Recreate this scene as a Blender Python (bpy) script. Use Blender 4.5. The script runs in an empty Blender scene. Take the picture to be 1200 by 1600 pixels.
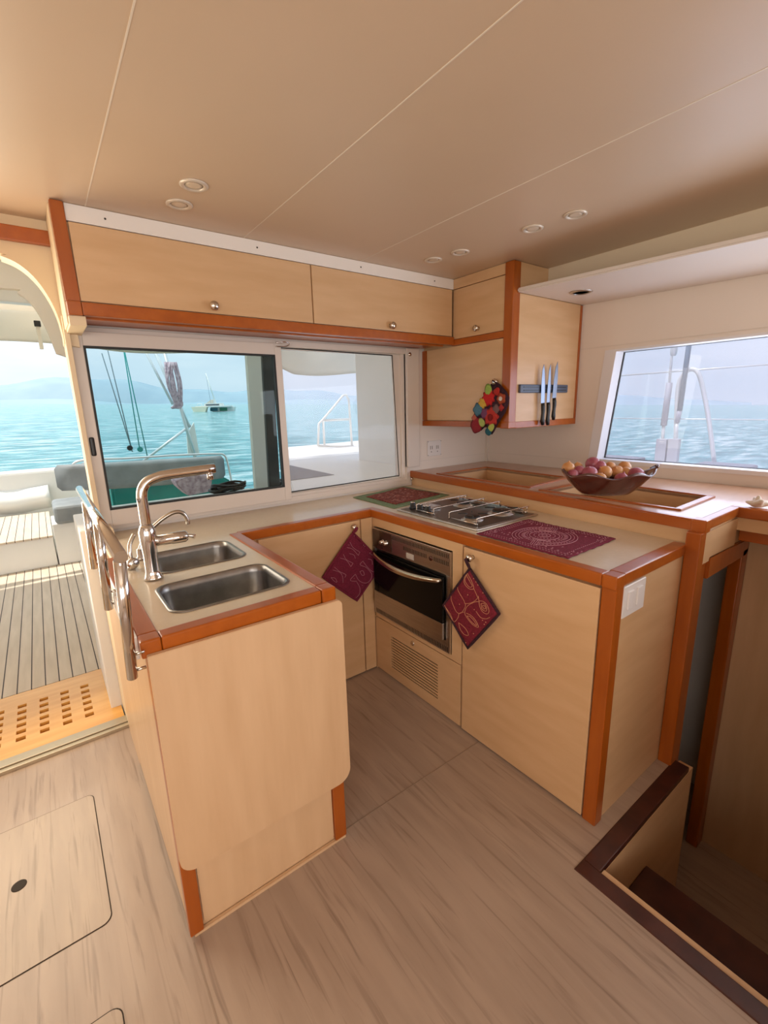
import bpy, bmesh, math, random
from mathutils import Vector, Matrix
random.seed(7)
S = bpy.context.scene
COL = S.collection
R = math.radians

# ------------------------------------------------------------------ camera
EYE = Vector((0, 0, 1.5)); FPX = 712.26
yaw, pit, rol = R(36.551), R(12.986), R(1.514)
fw = Vector((math.sin(yaw)*math.cos(pit), math.cos(yaw)*math.cos(pit), -math.sin(pit)))
r0 = Vector((math.cos(yaw), -math.sin(yaw), 0)); d0 = fw.cross(r0)
rt = r0*math.cos(rol) + d0*math.sin(rol); dn = d0*math.cos(rol) - r0*math.sin(rol)
cam = bpy.data.objects.new('camera', bpy.data.cameras.new('camera')); COL.objects.link(cam)
m = Matrix.Identity(4)
for i in range(3):
    m[i][0] = rt[i]; m[i][1] = -dn[i]; m[i][2] = -fw[i]; m[i][3] = EYE[i]
cam.matrix_world = m
cam.data.sensor_fit = 'VERTICAL'; cam.data.sensor_height = 36
cam.data.lens = FPX/1600*36; cam.data.clip_start = .02; cam.data.clip_end = 20000
S.camera = cam

def ray(x, y): return rt*((x-600)/FPX) + dn*((y-800)/FPX) + fw
def AX(x, y, X): d = ray(x, y); return EYE + d*(X/d.x)
def AY(x, y, Y): d = ray(x, y); return EYE + d*(Y/d.y)
def AZ(x, y, Z): d = ray(x, y); return EYE + d*((Z-EYE.z)/d.z)
def AD(x, y, D): return EYE + ray(x, y)*D

# ------------------------------------------------------------------ exposure, world, sun, window light
S.view_settings.view_transform = 'Standard'; S.view_settings.look = 'None'
S.view_settings.gamma = 1; S.view_settings.use_curve_mapping = False
S.view_settings.exposure = 0.0
S.cycles.max_bounces = 8; S.cycles.transparent_max_bounces = 12
S.cycles.use_denoising = True
S.cycles.sample_clamp_indirect = 6

W = bpy.data.worlds.new('sky'); S.world = W; W.use_nodes = True
nt = W.node_tree; N = nt.nodes; L = nt.links
bg = N['Background']
tc = N.new('ShaderNodeTexCoord'); mp = N.new('ShaderNodeMapping'); mp.inputs['Scale'].default_value = (1, 1, 4.5)
no = N.new('ShaderNodeTexNoise'); no.inputs['Scale'].default_value = 2.3; no.inputs['Detail'].default_value = 7; no.inputs['Roughness'].default_value = .5
cr = N.new('ShaderNodeValToRGB'); cr.color_ramp.elements[0].position = .40; cr.color_ramp.elements[1].position = .62
cr.color_ramp.elements[0].color = (.58, .71, .82, 1); cr.color_ramp.elements[1].color = (.95, .96, .97, 1)
sx = N.new('ShaderNodeSeparateXYZ'); hz = N.new('ShaderNodeMapRange')
hz.inputs['From Min'].default_value = .0; hz.inputs['From Max'].default_value = .22
mx = N.new('ShaderNodeMixRGB'); mx.inputs['Color1'].default_value = (.66, .76, .84, 1)
L.new(tc.outputs['Generated'], mp.inputs['Vector']); L.new(mp.outputs['Vector'], no.inputs['Vector'])
L.new(no.outputs['Fac'], cr.inputs['Fac']); L.new(tc.outputs['Generated'], sx.inputs[0])
L.new(sx.outputs['Z'], hz.inputs['Value']); L.new(hz.outputs[0], mx.inputs['Fac'])
L.new(cr.outputs['Color'], mx.inputs['Color2']); L.new(mx.outputs[0], bg.inputs['Color'])
bg.inputs['Strength'].default_value = 1.45

def sun(dirv, e, col, ang=1.0):
    l = bpy.data.lights.new('sun', 'SUN'); l.energy = e; l.color = col; l.angle = R(ang)
    o = bpy.data.objects.new('sun', l); COL.objects.link(o)
    o.rotation_euler = Vector(dirv).to_track_quat('Z', 'Y').to_euler(); o.location = (0, 4, 9)
sun((-.35, .14, 1), 4.6, (1, .95, .86))

def area(name, loc, dirv, sx_, sy_, e, col):
    l = bpy.data.lights.new(name, 'AREA'); l.shape = 'RECTANGLE'; l.size = sx_; l.size_y = sy_; l.energy = e; l.color = col
    o = bpy.data.objects.new(name, l); COL.objects.link(o); o.location = loc
    o.rotation_euler = (-Vector(dirv)).to_track_quat('Z', 'Y').to_euler()
area('daylight_rear_windows', (-.5, -2.5, 1.45), (0, 1, .30), 2.1, .9, 44, (1, .925, .86))
area('daylight_left_windows', (-2.1, -1.5, 1.45), (1, .6, .35), 1.6, .9, 24, (1, .925, .86))
area('daylight_door', (-.55, 2.62, 1.3), (.12, -1, -.1), 1.1, 1.5, 26, (1, .86, .66))
area('daylight_windscreen', (2.84, 0, 1.45), (-1, .25, 0), 2.6, .6, 22, (.90, .95, 1))

# ------------------------------------------------------------------ materials
def mat(name, col=(.8, .8, .8), rough=.5, metal=0, coat=0, spec=.5):
    m = bpy.data.materials.new(name); m.use_nodes = True
    p = m.node_tree.nodes['Principled BSDF']
    p.inputs['Base Color'].default_value = (*col, 1); p.inputs['Roughness'].default_value = rough
    p.inputs['Metallic'].default_value = metal; p.inputs['Coat Weight'].default_value = coat
    p.inputs['Coat Roughness'].default_value = .08; p.inputs['Specular IOR Level'].default_value = spec
    return m
def noisy(name, c1, c2, scale=(1, 1, 1), nscale=5, detail=4, lo=.35, hi=.65, rough=.5, coat=0, metal=0, bump=0, spec=.5, dist=0):
    m = mat(name, c1, rough, metal, coat, spec); t = m.node_tree; n = t.nodes; l = t.links; p = n['Principled BSDF']
    a = n.new('ShaderNodeTexCoord'); b = n.new('ShaderNodeMapping'); b.inputs['Scale'].default_value = scale
    c = n.new('ShaderNodeTexNoise'); c.inputs['Scale'].default_value = nscale; c.inputs['Detail'].default_value = detail
    c.inputs['Distortion'].default_value = dist
    d = n.new('ShaderNodeValToRGB'); d.color_ramp.elements[0].position = lo; d.color_ramp.elements[1].position = hi
    d.color_ramp.elements[0].color = (*c1, 1); d.color_ramp.elements[1].color = (*c2, 1)
    l.new(a.outputs['Object'], b.inputs[0]); l.new(b.outputs[0], c.inputs['Vector']); l.new(c.outputs['Fac'], d.inputs['Fac'])
    l.new(d.outputs['Color'], p.inputs['Base Color'])
    if bump:
        e = n.new('ShaderNodeBump'); e.inputs['Strength'].default_value = bump; e.inputs['Distance'].default_value = .01
        l.new(c.outputs['Fac'], e.inputs['Height']); l.new(e.outputs[0], p.inputs['Normal'])
    return m
MAPLE = noisy('maple_veneer', (.63, .385, .195), (.70, .45, .245), (1, 1, 6), 3.2, 5, .3, .7, .42, .15)
MAPLEV = noisy('maple_veneer_upright', (.64, .415, .235), (.71, .48, .285), (9, 9, 1), 2.4, 5, .3, .7, .42, .1)
CHERRY = noisy('varnished_cherry', (.36, .078, .004), (.44, .105, .007), (6, 1.2, 6), 4, 5, .3, .7, .30, .22)
CHERRYV = noisy('varnished_cherry_upright', (.34, .072, .004), (.41, .097, .007), (8, 8, 1), 4, 5, .3, .7, .30, .22)
DARKWOOD = noisy('dark_mahogany', (.045, .012, .008), (.075, .02, .012), (3, 3, 3), 4, 4, rough=.35, coat=.3)
CEIL = noisy('ceiling_panel', (.64, .485, .345), (.67, .51, .37), (1, 1, 1), 1.3, 3, rough=.38)
SEAM = mat('seam_white', (.80, .70, .58), .5)
WHITE = mat('white_gelcoat', (.76, .68, .60), .4)
WALLW = noisy('white_vinyl_wall', (.80, .71, .63), (.83, .74, .66), (1, 1, 1), 2, rough=.55)
FRAME = mat('window_frame_white', (.74, .66, .59), .35)
STRIPW = mat('strip_white', (.88, .82, .76), .4)
CREAM = mat('cream_fibreglass', (.80, .63, .41), .45)
OUTW = noisy('exterior_gelcoat', (.80, .78, .74), (.84, .82, .78), (1, 1, 1), 2, rough=.35)  # even off-white for the outdoor mouldings
WORKTOP = noisy('cream_worktop', (.70, .585, .44), (.72, .605, .46), (1, 1, 1), 60, rough=.25, coat=.15)
STEEL = noisy('brushed_steel', (.50, .46, .42), (.58, .54, .50), (60, 2, 60), 3, rough=.32, metal=1)
BOWLST = noisy('sink_steel', (.26, .25, .245), (.33, .315, .30), (8, 8, 8), 3, rough=.33, metal=1)
CHROME = mat('chrome', (.66, .64, .63), .10, 1)
BRASS = mat('satin_nickel', (.72, .66, .58), .18, 1)
BLACK = mat('black_plastic', (.015, .015, .017), .35)
GASKET = mat('black_gasket', (.02, .02, .02), .6)
OVGLASS = mat('oven_black_glass', (.004, .004, .004), .12, 0, 0, .25)
DARK = mat('dark_slot', (.03, .02, .012), .8)
PLASTIC = mat('white_plastic', (.80, .76, .74), .35)
BLUEGREY = mat('blue_grey_plastic', (.07, .09, .14), .4)
BLADE = mat('knife_blade', (.30, .34, .42), .3, 1)
BURG = noisy('burgundy_cloth', (.15, .008, .032), (.22, .015, .05), (1, 1, 1), 120, rough=.9, bump=.4)
BURG2 = noisy('dark_red_cloth', (.15, .006, .018), (.22, .012, .03), (1, 1, 1), 120, rough=.9, bump=.4)
REDMAT = noisy('brick_red_cloth', (.16, .025, .02), (.34, .09, .06), (1, 1, 1), 70, lo=.45, hi=.62, rough=.9, bump=.4)
GREENC = noisy('green_cloth', (.16, .24, .13), (.22, .31, .18), (1, 1, 1), 60, rough=.9, bump=.4)
BLACKC = noisy('black_maroon_cloth', (.025, .006, .012), (.05, .01, .02), (1, 1, 1), 90, rough=.9, bump=.3)
THREAD = mat('pale_thread', (.62, .36, .30), .8)
THREADP = mat('pink_thread', (.55, .26, .32), .8)
BOWLC = noisy('glazed_brown_ceramic', (.075, .020, .015), (.11, .03, .022), (1, 1, 1), 12, rough=.16, coat=.6)
REDON = noisy('red_onion_skin', (.30, .05, .09), (.50, .16, .20), (1, 1, .25), 22, rough=.35, coat=.15)
YELON = noisy('yellow_onion_skin', (.58, .24, .07), (.72, .40, .18), (1, 1, .25), 22, rough=.4, coat=.1)
SHELL = noisy('seashell_white', (.70, .58, .46), (.85, .76, .66), (1, 1, 1), 30, rough=.5, bump=.5)
PINE = noisy('varnished_pine', (.80, .40, .09), (.90, .50, .14), (1, 9, 1), 2.5, 4, rough=.35, coat=.2)
GREYC = noisy('grey_vinyl', (.22, .24, .25), (.28, .30, .31), (1, 1, 1), 6, rough=.6)
TEAL = noisy('teal_canvas', (.015, .25, .22), (.02, .30, .26), (1, 1, 1), 4, rough=.7)
ALU = mat('aluminium_tube', (.74, .76, .78), .3, .35)
ROPEG = mat('grey_rope', (.20, .26, .30), .9)
ROPET = mat('teal_rope', (.02, .28, .27), .9)
ROPEP = noisy('mauve_rope', (.38, .26, .31), (.64, .50, .55), (1, 1, 1), 25, rough=.9)
HILL = noisy('hazy_hills', (.31, .41, .49), (.35, .45, .52), (.002, .002, .002), 2, rough=1, spec=0)  # distance haze is mixed into both hill colours
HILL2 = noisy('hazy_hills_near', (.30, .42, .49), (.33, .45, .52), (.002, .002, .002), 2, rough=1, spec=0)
NONSKID = noisy('grey_nonskid', (.22, .23, .28), (.25, .26, .31), (1, 1, 1), 50, rough=.9)
GREYPANEL = mat('grey_beige_laminate', (.30, .25, .18), .5)  # even grey-beige for the cabin panelling

def canvas_mat():
    m = bpy.data.materials.new('white_canvas'); m.use_nodes = True; t = m.node_tree; n = t.nodes; l = t.links
    n.remove(n['Principled BSDF']); o = n['Material Output']
    a = n.new('ShaderNodeBsdfDiffuse'); a.inputs[0].default_value = (.86, .83, .78, 1)
    b = n.new('ShaderNodeBsdfTranslucent'); b.inputs[0].default_value = (.92, .84, .72, 1)
    x = n.new('ShaderNodeMixShader'); x.inputs[0].default_value = .5
    l.new(a.outputs[0], x.inputs[1]); l.new(b.outputs[0], x.inputs[2]); l.new(x.outputs[0], o.inputs[0]); return m
CANVAS = canvas_mat()
def glass_mat(name, tint, milk=0.0, gl=.05):
    m = bpy.data.materials.new(name); m.use_nodes = True; t = m.node_tree; n = t.nodes; l = t.links
    n.remove(n['Principled BSDF']); o = n['Material Output']
    a = n.new('ShaderNodeBsdfTransparent'); a.inputs[0].default_value = (*tint, 1)
    g = n.new('ShaderNodeBsdfGlossy'); g.inputs['Roughness'].default_value = .02
    d = n.new('ShaderNodeBsdfDiffuse'); d.inputs[0].default_value = (.9, .88, .9, 1)
    x = n.new('ShaderNodeMixShader'); x.inputs[0].default_value = gl
    y = n.new('ShaderNodeMixShader'); y.inputs[0].default_value = milk
    l.new(a.outputs[0], x.inputs[1]); l.new(g.outputs[0], x.inputs[2])
    l.new(x.outputs[0], y.inputs[1]); l.new(d.outputs[0], y.inputs[2]); l.new(y.outputs[0], o.inputs[0]); return m
GLASS_T = glass_mat('tinted_glass', (.77, .85, .87), .0, .015)
GLASS_M = glass_mat('reflection_haze_glass', (.90, .91, .96), .14, .015)  # diffuse milk paints the hazy reflection into this pane
GLASS_W = glass_mat('windscreen_glass', (.86, .88, .96), .18, .02)

def lines_mat(name, axis, period, width, base1, base2, line, grain, rough=.5, coat=0, off=0.0):
    m = noisy(name, base1, base2, grain, 3, 5, .3, .7, rough, coat); t = m.node_tree; n = t.nodes; l = t.links
    p = n['Principled BSDF']; src = p.inputs['Base Color'].links[0].from_socket
    a = n.new('ShaderNodeTexCoord'); s = n.new('ShaderNodeSeparateXYZ'); l.new(a.outputs['Object'], s.inputs[0])
    q = n.new('ShaderNodeMath'); q.operation = 'ADD'; q.inputs[1].default_value = 50+off; l.new(s.outputs[axis], q.inputs[0])
    q1 = n.new('ShaderNodeMath'); q1.operation = 'DIVIDE'; q1.inputs[1].default_value = period; l.new(q.outputs[0], q1.inputs[0])
    q2 = n.new('ShaderNodeMath'); q2.operation = 'FRACT'; l.new(q1.outputs[0], q2.inputs[0])
    q3 = n.new('ShaderNodeMath'); q3.operation = 'LESS_THAN'; q3.inputs[1].default_value = width; l.new(q2.outputs[0], q3.inputs[0])
    x = n.new('ShaderNodeMixRGB'); x.inputs['Color2'].default_value = (*line, 1)
    l.new(q3.outputs[0], x.inputs['Fac']); l.new(src, x.inputs['Color1']); l.new(x.outputs[0], p.inputs['Base Color']); return m
TEAK = lines_mat('teak_decking', 'X', .065, .085, (.58, .47, .36), (.68, .56, .44), (.05, .03, .025), (9, 1, 1), .7)

def floor_mat(name, c1, c2, c3):
    m = mat(name, c1, .38, 0, .12); t = m.node_tree; n = t.nodes; l = t.links; p = n['Principled BSDF']
    a = n.new('ShaderNodeTexCoord')
    def nz(sc, s, det, dist=0):
        b = n.new('ShaderNodeMapping'); b.inputs['Scale'].default_value = sc; l.new(a.outputs['Object'], b.inputs[0])
        c = n.new('ShaderNodeTexNoise'); c.inputs['Scale'].default_value = s; c.inputs['Detail'].default_value = det
        c.inputs['Distortion'].default_value = dist; l.new(b.outputs[0], c.inputs['Vector']); return c.outputs['Fac']
    def ramp(f, lo, hi):
        r = n.new('ShaderNodeMapRange'); r.inputs['From Min'].default_value = lo; r.inputs['From Max'].default_value = hi
        l.new(f, r.inputs['Value']); return r.outputs[0]
    def mixc(f, A, B):
        x = n.new('ShaderNodeMixRGB'); l.new(f, x.inputs['Fac'])
        for k, v in (('Color1', A), ('Color2', B)):
            if isinstance(v, tuple): x.inputs[k].default_value = (*v, 1)
            else: l.new(v, x.inputs[k])
        return x.outputs[0]
    w = mixc(ramp(nz((7, .9, 1), 3.0, 6, .4), .35, .65), c1, c2)
    w = mixc(ramp(nz((26, 1.3, 1), 2.2, 4, .8), .56, .74), w, c3)
    l.new(w, p.inputs['Base Color']); return m
FLOORM = floor_mat('pale_oak_laminate', (.44, .335, .26), (.38, .285, .22), (.27, .195, .15))
HATCHM = floor_mat('hatch_oak_laminate', (.46, .355, .265), (.40, .305, .23), (.29, .21, .15))

def sea_mat():
    m = mat('turquoise_sea', (.03, .32, .33), .12); t = m.node_tree; n = t.nodes; l = t.links; p = n['Principled BSDF']
    a = n.new('ShaderNodeTexCoord')
    b = n.new('ShaderNodeMapping'); b.inputs['Scale'].default_value = (.35, 1.0, 1); b.inputs['Rotation'].default_value = (0, 0, R(-25)); l.new(a.outputs['Object'], b.inputs[0])
    c = n.new('ShaderNodeTexNoise'); c.inputs['Scale'].default_value = 1.0; c.inputs['Detail'].default_value = 9; c.inputs['Roughness'].default_value = .62
    l.new(b.outputs[0], c.inputs['Vector'])
    d = n.new('ShaderNodeValToRGB'); e = d.color_ramp.elements
    e[0].position = .40; e[0].color = (.01, .20, .23, 1); e[1].position = .62; e[1].color = (.60, .78, .80, 1)
    k = e.new(.5); k.color = (.09, .40, .43, 1)
    l.new(c.outputs['Fac'], d.inputs['Fac']); l.new(d.outputs['Color'], p.inputs['Base Color'])
    f = n.new('ShaderNodeBump'); f.inputs['Strength'].default_value = 1; f.inputs['Distance'].default_value = .9
    l.new(c.outputs['Fac'], f.inputs['Height']); l.new(f.outputs[0], p.inputs['Normal']); return m
SEA = sea_mat()

# ------------------------------------------------------------------ mesh helpers
class B:
    def __init__(s): s.bm = bmesh.new()
    def _merge(s, t):
        me = bpy.data.meshes.new('t'); t.to_mesh(me); t.free(); s.bm.from_mesh(me); bpy.data.meshes.remove(me); return s
    def box(s, x0, x1, y0, y1, z0, z1, bev=0, seg=2):
        t = bmesh.new(); bmesh.ops.create_cube(t, size=1)
        for v in t.verts:
            v.co = Vector(((x0+x1)/2+v.co.x*(x1-x0), (y0+y1)/2+v.co.y*(y1-y0), (z0+z1)/2+v.co.z*(z1-z0)))
        if bev: bmesh.ops.bevel(t, geom=t.edges[:], offset=bev, segments=seg, affect='EDGES', profile=.6)
        return s._merge(t)
    def prism(s, pts, off, bev=0):
        """polygon of world points pushed along the vector off"""
        t = bmesh.new(); off = Vector(off); a = [t.verts.new(Vector(p)) for p in pts]; b = [t.verts.new(Vector(p)+off) for p in pts]
        n = len(a); t.faces.new(a); t.faces.new(b[::-1])
        for i in range(n): t.faces.new((a[i], b[i], b[(i+1) % n], a[(i+1) % n]))
        bmesh.ops.recalc_face_normals(t, faces=t.faces[:])
        if bev: bmesh.ops.bevel(t, geom=t.edges[:], offset=bev, segments=2, affect='EDGES')
        return s._merge(t)
    def slab(s, loops, z0, z1):
        """flat sheet with holes: loops[0] outline, others holes, xy points"""
        t = bmesh.new()
        for lp in loops:
            vs = [t.verts.new((x, y, z1)) for x, y in lp]
            for i in range(len(vs)): t.edges.new((vs[i], vs[(i+1) % len(vs)]))
        bmesh.ops.triangle_fill(t, edges=t.edges[:], use_beauty=True)
        g = bmesh.ops.extrude_face_region(t, geom=t.faces[:])
        for v in g['geom']:
            if isinstance(v, bmesh.types.BMVert): v.co.z = z0
        bmesh.ops.recalc_face_normals(t, faces=t.faces[:])
        return s._merge(t)
    def tube(s, pts, r, seg=12, closed=False, cap=True):
        t = bmesh.new(); P = [Vector(p) for p in pts]; n = len(P)
        rr = r if isinstance(r, (list, tuple)) else [r]*n
        rings = []; up = None
        for i in range(n):
            if closed: d = (P[(i+1) % n]-P[i-1])
            else: d = P[min(i+1, n-1)]-P[max(i-1, 0)]
            d.normalize()
            if up is None:
                up = Vector((0, 0, 1)) if abs(d.z) < .9 else Vector((1, 0, 0))
            a = d.cross(up).normalized(); up = a.cross(d).normalized()
            rings.append([t.verts.new(P[i]+(a*math.cos(2*math.pi*k/seg)+up*math.sin(2*math.pi*k/seg))*rr[i]) for k in range(seg)])
        for i in range(n if closed else n-1):
            A = rings[i]; C = rings[(i+1) % n]
            for k in range(seg): t.faces.new((A[k], A[(k+1) % seg], C[(k+1) % seg], C[k]))
        if cap and not closed: t.faces.new(rings[0][::-1]); t.faces.new(rings[-1])
        bmesh.ops.recalc_face_normals(t, faces=t.faces[:])
        for f in t.faces: f.smooth = len(f.verts) == 4
        return s._merge(t)
    def lathe(s, prof, c, axis=(0, 0, 1), seg=24):
        """prof: (radius, height) along axis from point c"""
        t = bmesh.new(); ax = Vector(axis).normalized(); c = Vector(c)
        u = ax.orthogonal().normalized(); w = ax.cross(u); rings = []
        for r_, h in prof:
            if r_ < 1e-5: rings.append([t.verts.new(c+ax*h)])
            else: rings.append([t.verts.new(c+ax*h+(u*math.cos(2*math.pi*k/seg)+w*math.sin(2*math.pi*k/seg))*r_) for k in range(seg)])
        for A, C in zip(rings, rings[1:]):
            for k in range(seg):
                q = [A[k % len(A)], A[(k+1) % len(A)], C[(k+1) % len(C)], C[k % len(C)]]
                q = list(dict.fromkeys(q))
                if len(q) > 2: t.faces.new(q)
        if len(rings[0]) > 2: t.faces.new(rings[0][::-1])
        if len(rings[-1]) > 2: t.faces.new(rings[-1])
        bmesh.ops.recalc_face_normals(t, faces=t.faces[:])
        for f in t.faces: f.smooth = len(f.verts) <= 4
        return s._merge(t)
    def grid(s, fn, nu, nv, th=None, smooth=True):
        """surface fn(u,v)->point; th = thickness vector"""
        t = bmesh.new(); V = [[t.verts.new(fn(i/nu, j/nv)) for j in range(nv+1)] for i in range(nu+1)]
        for i in range(nu):
            for j in range(nv): t.faces.new((V[i][j], V[i+1][j], V[i+1][j+1], V[i][j+1]))
        if th is not None:
            g = bmesh.ops.extrude_face_region(t, geom=t.faces[:])
            for v in g['geom']:
                if isinstance(v, bmesh.types.BMVert): v.co += Vector(th)
        bmesh.ops.recalc_face_normals(t, faces=t.faces[:])
        for f in t.faces: f.smooth = smooth
        return s._merge(t)
    def puff(s, pts, nrm, th, rings=5):
        """padded cushion-like shape from a star-shaped outline"""
        t = bmesh.new(); nrm = Vector(nrm).normalized(); P = [Vector(p) for p in pts]; c = sum(P, Vector())/len(P); n = len(P)
        for sg in (1, -1):
            prev = None
            for k in range(rings+1):
                f = 1-k/rings; h = th*math.sqrt(max(0, 1-f**3))*sg*.5
                if k == rings: cur = [t.verts.new(c+nrm*h)]
                else: cur = [t.verts.new(c+(p-c)*f+nrm*h) for p in P]
                if prev:
                    for i in range(n):
                        q = list(dict.fromkeys([prev[i], prev[(i+1) % n], cur[(i+1) % len(cur)], cur[i % len(cur)]]))
                        if len(q) > 2: t.faces.new(q)
                prev = cur
        bmesh.ops.remove_doubles(t, verts=t.verts[:], dist=1e-5)
        bmesh.ops.recalc_face_normals(t, faces=t.faces[:])
        for f in t.faces: f.smooth = True
        return s._merge(t)

WO = {}
def obj(name, b, material, parent=None, origin=None, **props):
    bm = b.bm
    if parent is not None: O = WO[parent.name]
    elif origin is not None: O = Vector(origin)
    else:
        xs = [v.co for v in bm.verts]
        O = Vector(((min(v.x for v in xs)+max(v.x for v in xs))/2, (min(v.y for v in xs)+max(v.y for v in xs))/2, min(v.z for v in xs)))
    for v in bm.verts: v.co -= O
    me = bpy.data.meshes.new(name); bm.to_mesh(me); bm.free(); me.materials.append(material)
    o = bpy.data.objects.new(name, me); COL.objects.link(o)
    WO[o.name] = O
    if parent is not None: o.parent = parent
    else: o.location = O
    for k, v in props.items(): o[k] = v
    return o
def thing(name, label, cat, loc, group=None):
    o = bpy.data.objects.new(name, None); o.empty_display_size = .05; COL.objects.link(o); o.location = Vector(loc); WO[o.name] = Vector(loc)
    o['label'] = label; o['category'] = cat
    if group: o['group'] = group
    return o
def solo(name, b, material, label, cat, group=None, origin=None):
    o = obj(name, b, material, None, origin); o['label'] = label; o['category'] = cat
    if group: o['group'] = group
    return o
def struct(name, b, material, parent=None): 
    o = obj(name, b, material, parent)
    if parent is None: o['kind'] = 'structure'
    return o
def rrect(x0, x1, y0, y1, r, n=5):
    out = []
    for cx, cy, a0 in ((x1-r, y1-r, 0), (x0+r, y1-r, 90), (x0+r, y0+r, 180), (x1-r, y0+r, 270)):
        for k in range(n+1):
            a = R(a0+90*k/n); out.append((cx+r*math.cos(a), cy+r*math.sin(a)))
    return out
def spline(P, n=8):
    P = [Vector(p) for p in P]; out = []
    Q = [P[0]*2-P[1]]+P+[P[-1]*2-P[-2]]
    for i in range(1, len(Q)-2):
        for k in range(n):
            t = k/n; a, b, c, d = Q[i-1:i+3]
            out.append(.5*((2*b)+(c-a)*t+(2*a-5*b+4*c-d)*t*t+(3*b-a-3*c+d)*t**3))
    out.append(P[-1]); return out

# ================================================================== SETTING
ZC = 2.252          # ceiling
YA = 2.47           # aft wall, inner face
XF = 2.88           # forward wall, inner face
CT = .955           # worktop
fl = B()
fl.box(-2.2, 1.2, -2.6, 2.33, -.04, 0); fl.box(1.2, 1.955, .6, 2.33, -.04, 0); fl.box(1.2, XF, -2.6, -.43, -.04, 0)
struct('floor', fl, FLOORM)
b = B().box(.13, .134, -2.5, 1.16, 0, .0012); b.box(.13, 1.39, 1.195, 1.199, 0, .0012)
struct('trim_1', b, mat('floor_seam', (.30, .22, .16), .6))
cl = B().box(-2.2, XF, -2.6, YA+.1, ZC, ZC+.05); struct('ceiling', cl, CEIL)
b = B()
for x in (.27, .87, 1.5): b.box(x-.0018, x+.0018, -2.5, 2.17, ZC-.0012, ZC+.004)
struct('trim_2', b, SEAM)
# aft wall with sliding window and companionway door
b = B()
def px(lst, y): return [(x, y, z) for x, z in lst]
b.box(-2.2, -1.25, YA, YA+.1, 0, ZC)
b.box(.17, XF+.1, YA, YA+.08, 1.87, ZC)
b.box(.14, 2.0, YA, YA+.08, 0, .99)
b.box(2.0, XF+.1, YA, YA+.08, 0, 1.87)
struct('wall_aft', b, WALLW)
arch = [(.147, 1.79), (.147, 1.83), (.140, 1.90), (.122, 1.965), (.09, 2.03), (.045, 2.078), (-.01, 2.102), (-.08, 2.112),
        (-1.02, 2.112), (-1.09, 2.10), (-1.16, 2.05), (-1.21, 1.98), (-1.24, 1.9), (-1.25, 1.8)]
arch = [tuple(p)[:2] for p in spline([(x, z, 0) for x, z in arch], 4)]
b = B().prism(px(arch+[(-1.25, ZC), (.20, ZC), (.20, 1.78)], 2.41), (0, .09, 0))
struct('door_1', b, CREAM)
b = B().box(.085, .20, 2.55, 3.03, -.06, .96, .008); struct('trim_8', b, OUTW)
b = B().box(-1.3, .165, 2.385, 2.41, 2.157, 2.211, .004)
struct('trim_3', b, CHERRY)
b = B().box(.135, .205, 2.30, 2.55, 0, 1.0, .006); b.box(.150, .17, 2.38, 2.5, .95, 1.9, .003)
struct('door_2', b, CREAM)
b = B().box(-1.3, .14, 2.33, 2.352, -.01, .016, .002); b.box(-1.3, .14, 2.356, 2.386, -.01, .022, .002); b.box(-1.3, .14, 2.39, 2.42, -.01, .016, .002)
struct('trim_4', b, mat('threshold_aluminium', (.50, .42, .30), .4, .6))
# other walls of the saloon
b = B()
b.box(-2.3, -2.2, -2.6, 2.57, 0, 1.0); b.box(-2.3, -2.2, -2.6, 2.57, 1.9, ZC); b.box(-2.3, -2.2, -.6, 2.57, 1.0, 1.9); b.box(-2.3, -2.2, -2.6, -2.4, 1.0, 1.9)
struct('wall_left', b, WALLW)
b = B()
b.box(-2.3, XF+.1, -2.7, -2.6, 0, 1.0); b.box(-2.3, XF+.1, -2.7, -2.6, 1.9, ZC); b.box(-2.3, -1.7, -2.7, -2.6, 1.0, 1.9); b.box(.6, XF+.1, -2.7, -2.6, 1.0, 1.9)
struct('wall_rear', b, WALLW)
# forward wall with windscreen
b = B()
b.box(XF, XF+.08, -2.6, YA, 1.80, ZC)
b.box(XF, XF+.08, -2.6, YA, -.9, 1.115)
b.prism([(XF, YA, 1.115), (XF, 1.60, 1.115), (XF, 1.53, 1.80), (XF, YA, 1.80)], (.08, 0, 0))
b.box(XF, XF+.08, -2.6, -1.8, 1.115, 1.80)
struct('wall_forward', b, WALLW)
b = B().box(XF-.004, XF, -2.4, 1.72, 1.825, 1.829); b.box(XF-.003, XF, 1.7, YA, 1.12, 1.124); b.box(2.0, XF, YA-.003, YA, 1.112, 1.116)
b.box(XF-.02, XF-.001, YA-.02, YA-.001, 1.05, 1.38)
struct('trim_5', b, WHITE)
# windscreen frame, glass
w = B()
def ring_yz(b, o, i, x0, x1):
    n = len(o)
    for k in range(n):
        a, c, d, e = o[k], o[(k+1) % n], i[(k+1) % n], i[k]
        b.prism([(x0, *a), (x0, *c), (x0, *d), (x0, *e)], (x1-x0, 0, 0))
oo = [(1.605, 1.112), (1.545, 1.803), (-1.8, 1.803), (-1.8, 1.112)]; ii = [(1.545, 1.135), (1.475, 1.79), (-1.75, 1.79), (-1.75, 1.135)]
ring_yz(w, oo, ii, XF-.006, XF+.10)
wf = struct('window_3', w, mat('windscreen_frame', (.80, .78, .80), .35))
b = B(); i2 = [(1.540, 1.138), (1.471, 1.788), (-1.745, 1.788), (-1.745, 1.138)]; ring_yz(b, ii, i2, XF+.085, XF+.10)
struct('gasket', b, GASKET, wf)
b = B().box(XF+.09, XF+.095, -1.75, 1.54, 1.14, 1.79); 
b = B().prism([(XF+.09, *p) for p in ii], (.004, 0, 0)); struct('glass', b, GLASS_W, wf)
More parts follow.
